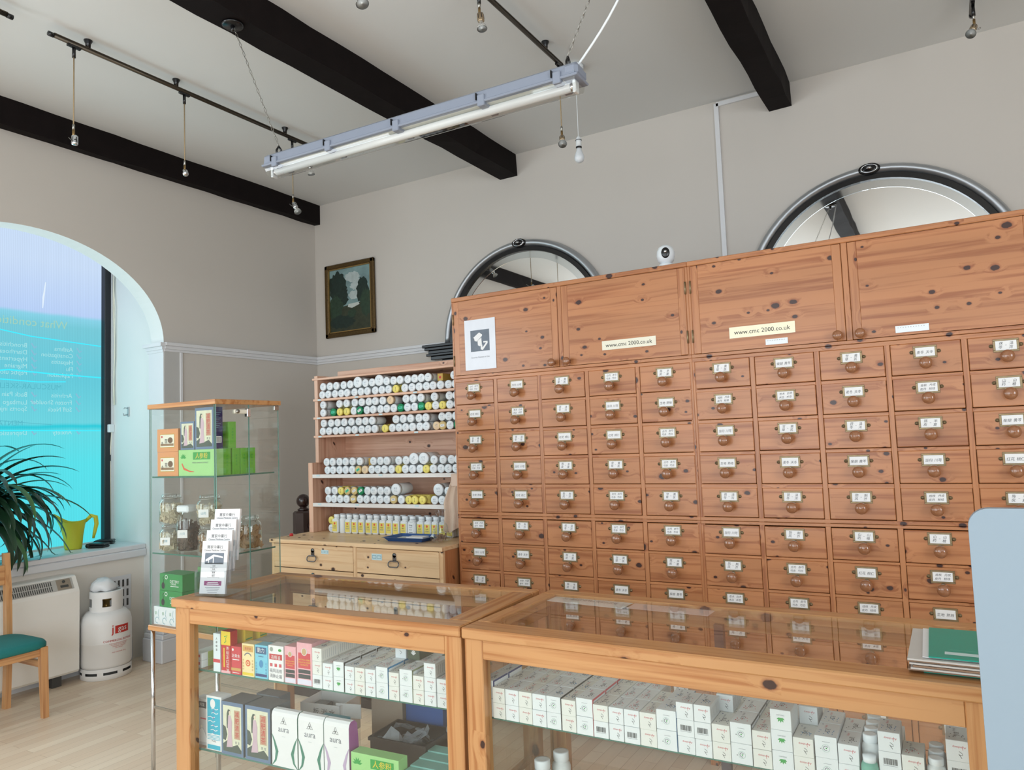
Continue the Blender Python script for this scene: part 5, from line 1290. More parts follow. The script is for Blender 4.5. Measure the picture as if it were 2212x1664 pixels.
# white screen in the right foreground
t = thing('white_screen', 'smooth white rounded back of a screen in the right foreground', 'screen', (.335, 1.50, 0))
mb = MB(); w, h, rad = .315, .80, .032; P = []
for cx_, cz_, a0 in ((w-rad, h-rad, 0), (-w+rad, h-rad, 90), (-w+rad, rad, 180), (w-rad, rad, 270)):
    P += [(cx_+rad*math.cos(math.radians(a0+q*11.25)), cz_+rad*math.sin(math.radians(a0+q*11.25))) for q in range(9)]
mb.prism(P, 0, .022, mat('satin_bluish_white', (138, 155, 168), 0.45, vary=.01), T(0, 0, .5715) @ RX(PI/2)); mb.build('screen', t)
MB().box(-.03, .03, -.06, -.022, .02, .95, STEEL, b=.004).box(-.2, .2, -.16, .12, 0, .02, STEEL, b=.006).build('stand', t)

# ------------------------------------------------------------------ glass display cabinet on chrome legs
VX0, VX1, VY0, VY1, VT = -3.228, -2.752, 2.12, 2.485, 1.722
t = thing('glass_display_cabinet', 'tall glass display cabinet with wooden top on chrome legs, behind the left counter', 'display cabinet', (VX0, VY0, 0))
w, d = VX1-VX0, VY1-VY0; VB = .725
MB().box(-.004, w+.004, -.004, d+.004, VT-.004, VT+.018, CTRW['X'], b=.002).build('wooden_top', t)
MB().box(-.004, w+.004, -.004, d+.004, VB-.024, VB, CTRW['X'], b=.003).build('wooden_base', t)
GE = .006
def pane(nm, x0, x1, y0, y1, zz0=VB, zz1=VT-.004):
    m_ = MB().box(x0, x1, y0, y1, zz0, zz1, GLASS)
    if x1-x0 > y1-y0:
        for x in (x0, x1-.0007): m_.box(x, x+.0007, y0-.0002, y1+.0002, zz0, zz1, EDGEL)
    else:
        for y in (y0, y1-.0007): m_.box(x0-.0002, x1+.0002, y, y+.0007, zz0, zz1, EDGEL)
    m_.build(nm, t)
pane('glass_front', .004, w-.010, .002, .006); pane('glass_back', .004, w-.010, d-.006, d-.002)
pane('glass_side', .002, .006, .010, d-.010)
pane('glass_door', w-.006, w-.002, .006, d*.50); pane('glass_door', w-.006, w-.002, d*.505, d-.008)
for z in (1.404, 1.054):
    m_ = MB().box(.012, w-.012, .012, d-.03, z-.007, z-.0005, GLASS); m_.box(.012, w-.012, .0105, .012, z-.007, z-.0005, EDGE).box(w-.012, w-.0105, .012, d-.03, z-.007, z-.0005, EDGE); m_.build('glass_shelf', t)
for x in (.012, w-.012):
    for y in (.012, d-.012): MB().tube([(x, y, .004), (x, y, VB-.024)], .0095, CHROME, 14).build('chrome_leg', t)
MB().box(.012, w-.012, .010, .014, .35, .362, STEEL).box(.012, w-.012, d-.014, d-.010, .35, .362, STEEL).build('stretcher', t)
m_ = MB().box(w-.012, w+.004, .10, .17, VT-.045, VT-.026, CREAM, b=.003).box(w-.014, w+.006, .168, .188, VT-.060, VT-.022, CHROME, b=.002)
m_.tube([(w+.002, .115, VT-.035), (w+.010, .115, VT-.035)], .009, STEEL, 12); m_.build('door_latch', t)
MB().box(w-.010, w+.003, d-.035, d-.008, VT-.028, VT-.006, STEEL, b=.002).build('door_hinge', t)
def vb(name, label, x, y, z, w_, h_, d_, body, draw=None, side=None, **k): return pbox(name, label, 0, 0, 0, w_, h_, d_, body, draw, side, rot=0, wpos=(x, y, z), **k)
VS1, VS2, VSB = 1.4037, 1.0537, .7253
ORB = mat('orange_tea_box', (222, 152, 98), 0.55); WI = 'in glass cabinet'
def d_org(m_, M, w, h):
    m_.rect(-w*.36, w*.34, -h*.32, h*.28, mat('gold_line', (200, 160, 70), 0.5), M); m_.rect(-w*.34, w*.32, -h*.29, h*.25, CREAM, up(M)); m_.disc(w*.14, h*.0, w*.12, mat('sepia_trees', (110, 84, 62), 0.7, vary=.3, nscale=80), up(M, 2), 14, ry=h*.13); m_.rect(-w*.32, w*.3, -h*.24, -h*.14, mat('sepia_ground', (150, 122, 92), 0.7), up(M, 2))
    m_.text('草', w*.16, INK, up(M, 3), -w*.06, -h*.06); m_.text('冬', w*.12, INK, up(M, 3), -w*.24, -h*.14); m_.disc(-w*.26, h*.16, w*.035, RED, up(M, 2), 10)
NVB = mat('navy_box_side', (28, 38, 92), 0.45)
def s_nav(m_, M, d, h):
    for k in range(9): m_.rect(-d*.3, d*.3-.006*(k % 3), h*.36-k*h*.045, h*.36-k*h*.045+.002, TAGB2, M)
    m_.rect(-d*.3, d*.36, -h*.36, -h*.20, PAPER, up(M))
    for k in range(8): m_.rect(-d*.26+k*d*.07, -d*.26+k*d*.07+.0014, -h*.34, -h*.22, INK, up(M, 2))
def s_nav2(m_, M, d, h): m_.rect(-d*.5, d*.5, -h*.5, h*.5, NVB, M); s_nav(m_, up(M), d, h)
vb('tea_box', 'orange tea box with sepia tree picture, lower of the two stacked %s' % WI, -3.110, 2.137, VS1, .152, .112, .10, ORB, d_org)
vb('tea_box', 'orange tea box with sepia tree picture, upper of the two stacked %s' % WI, -3.112, 2.138, VS1+.1125, .154, .106, .10, ORB, d_org)
vb('ginseng_box', 'wide light green box with orange root on top shelf %s' % WI, -2.907, 2.137, VS1, .246, .118, .05, GIN, d_gin)
vb('tea_box', 'smaller painted-lady tea box standing on the light green box %s' % WI, -2.970, 2.140, VS1+.1185, .098, .128, .035, SLT, d_lady)
vb('tea_box', 'larger painted-lady tea box with navy side standing on the light green box', -2.852, 2.140, VS1+.1185, .126, .186, .047, SLT, d_lady, s_nav2)
GRN = mat('bright_green_box', (104, 184, 62), 0.5)
def s_gr(m_, M, d, h):
    for k in range(4): m_.text('减肥茶包'[k], .010, LEAFG, M, 0, h*.22-k*.014)
for k, (y, z, n_) in enumerate([(2.182, 0, 'nearest'), (2.232, 0, 'second'), (2.275, 0, 'third'), (2.318, 0, 'farthest')]):
    vb('slim_green_box', 'slim bright green box standing upright %s, %s of four in the row' % (WI, n_), -2.815, y+.007, VS1+z, .055, .118, .040, GRN, None, s_gr)
vb('slim_green_box', 'slim bright green box standing on top of the green row %s' % WI, -2.815, 2.220, VS1+.1185, .055, .12, .038, GRN, None, s_gr)
# storage jars of dried herbs
JG = glass('jar_glass', (0.90, 0.94, 0.94), 1.6)
def chips(mb, rad, z0, z1, n, mt, seed, sz=.012):
    r_ = random.Random(seed)
    for _ in range(n):
        a = r_.uniform(0, 2*PI); q = rad*math.sqrt(r_.uniform(.35, 1)); M = T(q*math.cos(a), q*math.sin(a), r_.uniform(z0, z1)) @ RZ(r_.uniform(0, 6)) @ RX(r_.uniform(0, 3)) @ RY(r_.uniform(0, 3))
        s_ = sz*r_.uniform(.6, 1.3); mb.box(-s_, s_, -s_*.6, s_*.6, -.0015, .0015, mt, M)
HB1 = mat('pale_dried_slices', (214, 198, 170), 0.9, vary=.15, nscale=60); HB2 = mat('dark_dried_bark', (88, 66, 56), 0.9, vary=.3, nscale=60); HB3 = mat('tan_dried_root', (176, 140, 104), 0.9, vary=.2, nscale=60)
def jar(x, y, z, r, h, herb, lab, seed, tag_=True, lidw=False):
    t = thing('herb_jar', lab, 'jar', (x, y, z+.0005))
    MB().lathe([(r*.9, 0), (r, .008), (r, h*.68), (r*.93, h*.76), (r*.74, h*.82), (r*.72, h*.86)], JG, None, 26, cap=False).build('glass_body', t)
    if lidw: MB().box(-r*.8, r*.8, -r*.7, r*.7, h*.84, h*.99, WHITE, b=.006).build('lid', t)
    else:
        MB().lathe([(r*.76, h*.86), (r*.80, h*.87), (r*.80, h*.93), (r*.74, h*.99), (0, h)], JG, None, 26).build('lid', t)
        MB().tube([(r*.82*math.cos(a), r*.82*math.sin(a), h*.85) for a in [2*PI*i/20 for i in range(20)]], .0014, STEEL, 6, closed=True).tube([(r*.80, -.006, h*.82), (r*.92, -.006, h*.80), (r*.92, -.006, h*.93), (r*.7, 0, h*.985)], .0014, STEEL, 6).build('wire_clasp', t)
    m_ = MB(); chips(m_, r*.84, .012, h*.64, 190, herb, seed); m_.lathe([(0, .006), (r*.72, .006), (r*.74, h*.58), (0, h*.62)], herb, None, 12); c_ = m_.build('dried_herbs', t); c_['kind'] = 'stuff'
    if tag_:
        a = -1.15; M = T(r*1.01*math.cos(a), r*1.01*math.sin(a), h*.40) @ RZ(a+PI/2); g = MB().box(-.024, .024, -.001, 0, -.018, .018, PAPER, M); g.text(['山药', '甘草', '白芍', '川贝', '茯苓'][seed % 5], .013, TAGB2, M @ face_m((0, -.0014, 0), FRONT)); g.build('paper_label', t)
jar(-3.165, 2.192, VS2, .050, .125, HB1, 'clip-top glass jar of pale slices, lower left on cabinet\'s middle shelf', 1)
jar(-3.163, 2.192, VS2+.128, .052, .138, HB1, 'clip-top glass jar of pale slices stacked on another at left', 2, False)
jar(-3.055, 2.205, VS2, .052, .215, HB2, 'tall square-lidded jar of dark bark strips on cabinet\'s middle shelf', 3, True, True)
jar(-2.900, 2.200, VS2, .048, .125, HB3, 'clip-top glass jar of tan roots beside the dark bark jar', 4, False)
jar(-2.903, 2.204, VS2+.128, .054, .135, HB1, 'clip-top glass jar of pale slices stacked above the tan roots', 5)
jar(-2.825, 2.36, VS2, .052, .155, HB3, 'clip-top jar of tan roots at the back right of middle shelf', 6, False)
DG2 = mat('dieters_green', (36, 140, 70), 0.5)
def d_diet(m_, M, w, h):
    m_.ring(-w*.20, h*.30, .007, .010, PAPER, M); m_.text("DIETERS'", .0175, PAPER, M, w*.16, h*.06); m_.text('DRINK', .0125, PAPER, M, w*.12, -h*.10); m_.rect(w*-.02, w*.34, -h*.24, -h*.20, PAPER, M)
    m_.disc(-w*.34, -h*.22, .012, INK, M, ry=.015); m_.stroke([(-w*.34, -h*.1), (-w*.31, h*.1), (-w*.36, h*.25), (-w*.28, h*.34)], .0015, INK, M)
def d_patt(m_, M, w, h):
    for k in range(3):
        x = -w*.33+k*w*.33; m_.ring(x, -h*.25, .012, .0145, TAGB2, M, a0=0, a1=5); m_.text('茶', .016, mat('pale_green_ink', (120, 170, 130), 0.7), M, x-.01, h*.12); m_.stroke([(x+.012, h*.35), (x+.006, h*.1), (x+.014, -h*.1)], .001, TAGB2, M)
vb('patterned_box', 'white box printed with pale blue tea motifs at bottom left %s' % WI, -3.140, 2.138, VSB, .160, .082, .10, WHITE, d_patt)
vb('dieters_drink_box', 'green DIETERS\' DRINK box, lower of two stacked on the patterned white box', -3.100, 2.142, VSB+.0825, .165, .074, .09, DG2, d_diet)
vb('dieters_drink_box', 'green DIETERS\' DRINK box, upper of two stacked on the patterned white box', -3.099, 2.143, VSB+.157, .165, .076, .09, DG2, d_diet)
def d_tg(m_, M, w, h): m_.flat([(-w*.32, h*.30), (-w*.1, h*.42), (-w*.16, h*.34), (-w*.28, h*.24)], PAPER, M); m_.text('绿', .045, INK, M, w*.05, -h*.12)
vb('tall_green_box', 'tall pale green box with large black character %s' % WI, -2.985, 2.245, VSB, .125, .252, .05, mat('soft_green_box', (112, 178, 98), 0.5), d_tg)
vb('green_box', 'mid-green box lying at bottom right %s' % WI, -2.845, 2.20, VSB, .14, .085, .08, DG2, d_patt)

# ------------------------------------------------------------------ by the window: heater, gas cylinder, plant, can, wallets, chair
HT = mat('heater_cream_enamel', (242, 239, 232), 0.4, vary=.01); GRL = mat('grille_dark_slots', (70, 70, 68), 0.6)
t = thing('storage_heater', 'cream storage heater with slotted top grille beneath the window sill', 'heater', (-5.298, 1.62, 0))
hy = 1.24; hz = .70
mb = MB(); prof = [(0, .07), (.165, .07), (.178, .085), (.178, .60), (.172, .618), (.128, .698), (.115, .705), (0, .705)]
vs = [(x, y, z) for y in (0, hy) for x, z in prof]; n_ = len(prof)
mb.add(vs, [tuple(range(n_))[::-1], tuple(range(n_, 2*n_))]+[(i, i+1, n_+i+1, n_+i) for i in range(n_-1)], HT); mb.build('casing', t)
s_ = Vector((.172-.128, 0, .618-.698)); sl = s_.length; M = Matrix(((0, -.482, .876, .150), (1, 0, 0, hy/2), (0, .876, .482, .6585), (0, 0, 0, 1)))
g = MB().box(-hy/2+.02, hy/2-.03, -sl/2+.006, sl/2-.006, .0, .0015, mat('grille_grey', (186, 184, 178), 0.5), M)
x = -hy/2+.04
while x < hy/2-.16:
    for r0, r1 in ((-sl/2+.012, -.003), (.003, sl/2-.012)): g.box(x, x+.006, r0, r1, .0016, .0022, GRL, M)
    x += .013
g.build('grille', t)
g = MB().box(hy/2-.135, hy/2-.045, -sl/2+.010, sl/2-.010, .0015, .004, mat('control_panel', (150, 138, 122), 0.5), M).box(hy/2-.115, hy/2-.065, -.022, -.006, .004, .006, GRL, M); g.lathe([(.009, .004), (.009, .010), (0, .011)], GRL, M @ T(hy/2-.09, .018, 0), 14); g.build('controls', t)
for y0 in (.10, hy-.16): MB().box(.03, .15, y0, y0+.06, 0, .07, GRL).build('foot', t)
m_ = MB().box(-5.30, -5.293, 3.16, 3.335, .37, .62, TRIM, b=.002)
for r in range(3):
    for c in range(4): m_.box(-5.293, -5.2915, 3.20+c*.033, 3.214+c*.033, .40+r*.07, .45+r*.07, GRL)
tag(m_.build('wall_vent'), 'cream slotted vent plate on the wall behind the gas cylinder', 'vent')

CYW = mat('cylinder_white_paint', (238, 237, 235), 0.4, vary=.03, nscale=8); RST = mat('cylinder_red_print', (196, 52, 44), 0.5)
t = thing('gas_cylinder', 'white gas cylinder with red jgas logo standing beside the heater', 'gas cylinder', (-5.105, 3.035, 0), 0.02)
r = .158
MB().lathe([(0, .05), (.11, .045), (r*.96, .075), (r, .095), (r, .232), (r+.0015, .236), (r+.0015, .242), (r, .246), (r, .365), (r*.94, .405), (r*.78, .435), (r*.5, .452), (.03, .458)], CYW, None, 40, cap=False).build('body', t)
b_ = MB()
b_.lathe([(r*.96, .0), (r*1.0, .004), (r*1.0, .035)], CYW, None, 40, cap=False).lathe([(r*1.0, .052), (r*.98, .075)], CYW, None, 40, cap=False)
for k in range(8): b_.lathe([(r*1.0, .033), (r*1.0, .054)], CYW, None, 4, a0=k*PI/4-.12, a1=k*PI/4+.12)
b_.lathe([(r*.90, .002), (r*.90, .07)], GRL, None, 30, cap=False); b_.build('foot_ring', t)
b_ = MB(); rs = .098
b_.lathe([(rs*1.04, .438), (rs*1.06, .475)], CYW, None, 30, cap=False).lathe([(rs*1.06, .53), (rs*1.05, .57), (rs*.98, .578), (rs*.95, .572)], CYW, None, 30, cap=False)
for k, (a0, a1) in enumerate(((-0.25, .95), (1.75, 2.4), (3.2, 3.9), (4.75, 5.5))): b_.lathe([(rs*1.06, .473), (rs*1.06, .532)], CYW, None, 8, a0=a0, a1=a1)
b_.build('shroud', t)
MB().lathe([(.03, .45), (.022, .47), (.022, .50), (.034, .505), (.034, .53), (0, .535)], mat('brass_valve', (150, 120, 70), .35, .9), None, 14).build('valve', t)
def wc(a0, z0): return lambda v: ((r+.0012)*math.cos(a0+v[0]/r), (r+.0012)*math.sin(a0+v[0]/r), z0+v[1])
g = MB(); A0 = -.05
box_pts = [(-.026+.100*i/8, y) for y in (-.026, .026) for i in range(9)]
g.add([wc(A0, .325)((x_, y_, 0)) for x_, y_ in box_pts], [(i, i+1, i+10, i+9) for i in range(8)], RST)
vs, fs = text_geo('gas'); g.add([((r+.0022)*math.cos(A0+(v.x*.052+.024)/r), (r+.0022)*math.sin(A0+(v.x*.052+.024)/r), .329+v.y*.052) for v in vs], fs, PAPER)
vs, fs = text_geo('j'); g.add([((r+.0022)*math.cos(A0+(v.x*.085-.040)/r), (r+.0022)*math.sin(A0+(v.x*.085-.040)/r), .331+v.y*.078) for v in vs], fs, RST)
for s_, sz, z in (('COMMERCIAL BUTANE', .019, .255), ('THIS CYLINDER AND CONTENTS', .0085, .236), ('PROPERTY OF THE OWNER', .0085, .226), ('WARNING FLAMMABLE', .0085, .216), ('USE UPRIGHT', .0085, .206), ('GAS CYLINDER 15 kg', .010, .178)):
    vs, fs = text_geo(s_); g.add([((r+.0032)*math.cos(A0+(v.x*sz)/r), (r+.0032)*math.sin(A0+(v.x*sz)/r), z+v.y*sz) for v in vs], fs, RST)
g.build('printed_logo', t)
r_ = random.Random(6); b_ = MB(); vs = []; nn = 14
for j, (q, z) in enumerate([(.08, .0), (.095, .02), (.075, .055), (.05, .075), (.02, .082)]):
    for i in range(nn): a = 2*PI*i/nn; k = q*(1+r_.uniform(-.2, .2)); vs.append((k*math.cos(a), k*math.sin(a)*.8, z+r_.uniform(-.008, .008)))
fs = [(j*nn+i, j*nn+(i+1) % nn, (j+1)*nn+(i+1) % nn, (j+1)*nn+i) for j in range(4) for i in range(nn)]+[tuple(4*nn+i for i in range(nn))]
b_.add(vs, fs, mat('thin_white_plastic_film', (238, 240, 242), 0.3, vary=.04), smooth=True); o = b_.build('plastic_bag', None, (-5.125, 3.025, .574)); tag(o, 'crumpled thin white plastic bag resting on top of the gas cylinder', 'bag')

# plant
LF = mat('dark_glossy_leaf', (34, 66, 44), 0.35, vary=.35, nscale=12, coat=.3); LFV = mat('leaf_light_edge', (70, 112, 66), 0.4, vary=.3)
t = thing('potted_plant', 'potted plant with long arching dark green leaves on the window sill', 'plant', (-5.47, 2.36, .833))
MB().lathe([(.0, 0), (.075, 0), (.10, .15), (.108, .15), (.108, .175), (.098, .175), (.095, .16), (0, .158)], mat('terracotta_pot', (150, 84, 60), 0.8), None, 24).build('pot', t)
MB().lathe([(.03, .15), (.022, .30), (.026, .42), (.0, .44)], mat('plant_stem_brown', (92, 84, 58), 0.8), None, 10).build('stem', t)
def leaf(mb, az, L, rise, droop, w0, z0, seed, twist=0.0):
    r_ = random.Random(seed); n_ = 16; vs = []; p = Vector((0, 0, z0)); el = rise
    az2 = az
    for i in range(n_+1):
        u = i/n_; d = Vector((math.cos(az2)*math.cos(el), math.sin(az2)*math.cos(el), math.sin(el)))
        side = Vector((-math.sin(az2), math.cos(az2), 0)); upv = d.cross(side)
        wd = w0*math.sin(PI*min(.98, .08+.9*u))**.6*(1-u*.25) if u < 1 else 0.0005
        q = p.copy(); q.x = max(q.x, -.255)
        if q.x < .235: q.z = max(q.z, .012+wd*.3)
        elif q.x < .375: q.z = max(q.z, -.10)
        vs += [q-side*wd+upv*wd*.25, q-upv*wd*.12, q+side*wd+upv*wd*.25]
        p = p+d*(L/n_); el -= droop/n_*(0.5+1.1*u); az2 += twist/n_
    fs = []
    for i in range(n_):
        a = 3*i; fs += [(a, a+1, a+4, a+3), (a+1, a+2, a+5, a+4)]
    mb.add(vs, fs, LF if seed % 5 else LFV, smooth=True)
mb = MB(); r_ = random.Random(21)
for k in range(104):
    az = r_.uniform(-1.35, 1.75) if k < 92 else r_.uniform(-PI, PI)
    el = r_.choice([1.2, .9, .6, .3, .1, -.2])+r_.uniform(-.15, .15)
    leaf(mb, az, r_.uniform(.42, .72), el, r_.uniform(1.2, 2.7), r_.uniform(.025, .038), r_.uniform(.26, .44), k, r_.uniform(-.4, .4))
for k, (az, L, el, dr) in enumerate([(1.30, .78, .35, 1.4), (1.22, .72, .55, 2.6), (1.4, .70, .2, 1.7), (1.1, .68, .9, 2.0), (1.0, .62, 1.1, 2.6), (1.25, .55, 1.2, .9), (1.45, .6, .8, 1.2), (.9, .66, .0, 2.2), (1.15, .80, -.1, 1.5), (.7, .6, .4, 2.9)]):
    leaf(mb, az, L, el, dr, .032, .36, 101+k*5+1)
mb.build('foliage', t)
YC = mat('lime_yellow_plastic', (204, 200, 52), 0.45)
t = thing('watering_can', 'lime yellow plastic watering jug on the window sill', 'watering can', (-5.545, 3.05, .8325), .9); t.scale = (1.15, 1.15, 1.15)
mb = MB(); n_ = 28; vs = []
prof = [(.046, 0), (.05, .01), (.056, .08), (.066, .15), (.078, .19)]
for j, (q, z) in enumerate(prof):
    for i in range(n_):
        a = 2*PI*i/n_; k = 1.0; zz_ = z
        if j == 4: zz_ = z+.06*max(0, math.cos(a-PI))**3+.02*max(0, math.cos(a))**2-.02; k = 1+.45*max(0, math.cos(a-PI))**3
        elif j == 3: k = 1+.15*max(0, math.cos(a-PI))**3
        vs.append((q*k*math.cos(a), q*.85*math.sin(a), zz_))
fs = [(j*n_+i, j*n_+(i+1) % n_, (j+1)*n_+(i+1) % n_, (j+1)*n_+i) for j in range(4) for i in range(n_)]+[tuple(range(n_))[::-1]]
n2 = len(vs); vs2 = [(x*.96, y*.96, z+(.003 if z < .02 else 0)) for x, y, z in vs]; mb.add(vs+vs2, fs+[tuple(i+n2 for i in f[::-1]) for f in fs], YC, smooth=True); mb.build('jug', t)
MB().tube([(.066, 0, .17), (.10, 0, .205), (.125, 0, .195), (.130, 0, .15), (.118, 0, .09), (.112, 0, .06)], [.010, .013, .014, .013, .010, .007], YC, 10).build('handle', t)
LTH = mat('black_leather', (22, 22, 24), 0.35, vary=.2, nscale=90, bump=.3)
for k, (x, y, rz, lab) in enumerate([(-5.43, 3.17, .5, 'black leather wallet, the nearer of two beside the yellow jug'), (-5.58, 3.31, .8, 'black leather wallet, the farther of two near the window frame')]):
    m_ = MB().box(-.06, .06, -.045, .045, 0, .016, LTH, b=.006).box(-.058, .06, -.043, .045, .017, .034, LTH, RY(.05), b=.006); m_.tube([(-.06, -.04, .017), (-.06, .04, .017)], .016, LTH, 10)
    o = m_.build('wallet', None, (x, y, .8325), rz); tag(o, lab, 'wallet')

CHW = wood_set('teak_chair', (208, 156, 106), (180, 124, 80), 0.0, .4)
t = thing('side_chair', 'wooden side chair with teal padded seat at left edge', 'chair', (-5.08, 1.98, 0))
def leg(x0, y0, x1, y1, z1, s0=.016, s1=.02, nm='leg'):
    m_ = MB(); vs = [(x0+a*s0, y0+b_*s0, 0) for a, b_ in ((-1, -1), (1, -1), (1, 1), (-1, 1))]+[(x1+a*s1, y1+b_*s1, z1) for a, b_ in ((-1, -1), (1, -1), (1, 1), (-1, 1))]
    m_.add(vs, [(3, 2, 1, 0), (4, 5, 6, 7), (0, 1, 5, 4), (1, 2, 6, 5), (2, 3, 7, 6), (3, 0, 4, 7)], CHW['Z']); m_.build(nm, t)
leg(.440, .415, .430, .405, .405); leg(.440, .02, .430, .03, .405)
def post(y):
    m_ = MB(); pr_ = [(.045, 0), (.055, .25), (.055, .45), (.045, .70), (.02, .93)]
    vs = []
    for x, z in pr_:
        s_ = .021 if z < .9 else .017; vs += [(x-s_, y-.016, z), (x+s_, y-.016, z), (x+s_, y+.016, z), (x-s_, y+.016, z)]
    fs = [(3, 2, 1, 0), (16, 17, 18, 19)]+[(4*j+i, 4*j+(i+1) % 4, 4*j+4+(i+1) % 4, 4*j+4+i) for j in range(4) for i in range(4)]
    m_.add(vs, fs, CHW['Z']); m_.build('leg', t)
post(.395); post(.035)
MB().box(.06, .43, .395, .415, .285, .325, CHW['X'], b=.003).box(.06, .43, .02, .04, .285, .325, CHW['X'], b=.003).box(.05, .43, .395, .415, .352, .395, CHW['X'], b=.003).box(.05, .43, .02, .04, .352, .395, CHW['X'], b=.003).box(.41, .435, .04, .40, .352, .395, CHW['Y'], b=.003).build('rails', t)
MB().box(.02, .05, .05, .38, .74, .86, CHW['Y'], b=.004).build('backrest', t)
m_ = MB(); vs = []; n_ = 40
def sup(a, e=.42): c, s_ = math.cos(a), math.sin(a); return (abs(c)**e*(1 if c >= 0 else -1), abs(s_)**e*(1 if s_ >= 0 else -1))
for q, z in [(.94, .398), (1.0, .408), (1.0, .424), (.96, .438), (.85, .446), (.5, .450), (0.01, .452)]:
    for i in range(n_): a = sup(2*PI*i/n_); vs.append((.245+a[0]*.222*q, .215+a[1]*.235*q, z))
fs = [(j*n_+i, j*n_+(i+1) % n_, (j+1)*n_+(i+1) % n_, (j+1)*n_+i) for j in range(6) for i in range(n_)]+[tuple(range(n_))[::-1]]
m_.add(vs, fs, TEAL, smooth=True); m_.build('seat', t)

# ------------------------------------------------------------------ ceiling fittings
def track(x, y0, y1, label, mounts):
    t = thing('light_track', label, 'light track', (x, y0, H))
    L_ = y1-y0
    MB().tube([(0, 0, -.055), (0, L_, -.055)], .011, BRONZE, 10).box(-.012, .012, .02, L_-.02, -.050, -.044, BRONZE).build('rail', t)
    MB().tube([(0, -.006, -.055), (0, .02, -.055)], .013, BLACK, 10).tube([(0, L_-.02, -.055), (0, L_+.006, -.055)], .013, BLACK, 10).build('end_cap', t)
    for y in mounts: MB().lathe([(.012, -.05), (.014, -.02), (.022, -.004), (.022, 0)], BLACK, T(0, y-y0, 0), 14).build('ceiling_mount', t)
track(-3.86, 1.99, 3.84, 'dark metal ceiling track with three mounts over the window side', (2.19, 2.72, 3.57))
track(-3.86, -.05, 1.81, 'end of a dark metal ceiling track in the top left corner', (.5, 1.4))
track(-1.81, 2.0, 3.83, 'dark metal ceiling track ending behind the fluorescent lamp', (2.5, 3.61))
track(.27, 2.6, 4.6, 'dark metal ceiling track on the far right, above the larger mirror', (3.0, 4.2))
CORD = mat('braided_cord_tan', (160, 140, 108), 0.6, vary=.3, nscale=300)
BULBG = mat('halogen_reflector', (214, 214, 210), 0.12, .6, coat=1.0)
def spot(x, y, z, kind, tilt, az, label, halo=True):
    t = thing('pendant_spotlight', label, 'pendant light', (x, y, z)); top = H-.055-z
    MB().box(-.009, .009, -.035, .035, top-.022, top-.008, BLACK, b=.002).lathe([(.009, top-.075), (.009, top-.02)], BLACK, None, 12).build('track_adapter', t)
    MB().tube([(0, 0, .055), (0, 0, top-.075)], .0035, CORD, 8).build('cord', t)
    MB().lathe([(.006, .075), (.0065, .10), (.0045, .105)], STEEL, None, 12).lathe([(.0065, .035), (.0065, .075)], mat('worn_brass_stem', (156, 128, 84), .35, .8), None, 12).build('stem', t)
    M = T(.012*math.cos(az), .012*math.sin(az), .03) @ RZ(az) @ RY(PI-tilt)
    m_ = MB().lathe([(.010, -.012), (.0165, -.006), (.0165, .034), (.013, .040)], CHROME if kind != 'b' else mat('tarnished_holder', (168, 148, 120), .3, .7), M, 16)
    for k in range(6): m_.box(.0155, .0172, -.0016, .0016, .0, .026, BLACK, M @ RZ(k*PI/3))
    m_.build('lamp_holder', t)
    if halo:
        MB().lathe([(.011, .040), (.012, .052), (.022, .066), (.0255, .080), (.0245, .0815)], BULBG, M, 22, cap=False).lathe([(.0245, .079), (.015, .0765), (0, .076)], mat('lamp_lens', (206, 208, 206), .1, coat=1.0), M, 22).build('bulb', t)
    MB().tube([(.016, 0, .005), (.030, .0, .020), (.040, .006, .045), (.036, .012, .050), (.026, .006, .02), (.016, .004, .008)], .0012, STEEL, 6, M=T(0, 0, .03) @ RZ(az+PI*.9) @ RY(.6)).build('wire_clip', t)
spot(-3.86, 2.115, 3.155, 'a', 0.0, 0, 'bulbless pendant holder hanging straight, nearest on the window-side track', False)
spot(-3.86, 2.775, 3.165, 'a', .9, -.5, 'bulbless pendant holder tilted sideways, middle of the window-side track', False)
spot(-3.86, 3.635, 3.19, 'a', .6, -.2, 'pendant spotlight tilted right against the dark beam end', True)
spot(-3.86, 3.785, 3.53, 'a', .15, .3, 'short pendant spotlight peeping out below the fluorescent lamp\'s left end', True)
spot(-1.81, 2.915, 3.53, 'b', .25, -.7, 'pendant spotlight left of the right-hand ceiling track', True)
spot(-1.81, 2.047, 3.205, 'a', .4, -.5, 'pendant spotlight cut off by the top edge of the picture', True)
spot(-1.81, 3.775, 3.215, 'b', .75, -1.1, 'pendant spotlight beside the white hanging bulb', True)
spot(.27, 4.45, 3.53, 'b', .8, -1.9, 'pendant spotlight at the top right against the ceiling', True)
t = thing('pendant_bulb', 'white frosted bulb hanging on a thin flex near the back wall', 'pendant light', (-1.785, 3.95, 3.15))
MB().lathe([(.05, .580), (.05, .600), (.035, .6045)], WHITE, None, 24).build('ceiling_rose', t)
MB().tube([(0, 0, .155), (0, 0, .585)], .0022, WHITE, 6).build('flex', t)
MB().lathe([(.004, .165), (.010, .158), (.016, .145), (.0175, .10)], WHITE, None, 18).tube([(.0185*math.cos(a), .0185*math.sin(a), .138) for a in [2*PI*i/18 for i in range(18)]], .0016, BLACK, 6, closed=True).lathe([(.0178, .098), (.0182, .092), (.016, .088)], BLACK, None, 18).build('lamp_holder', t)
MB().lathe([(.0, 0), (.012, .0015), (.024, .010), (.030, .026), (.029, .040), (.022, .060), (.015, .078), (.0145, .092)], mat('frosted_bulb', (226, 232, 238), .3), None, 24).build('bulb', t)

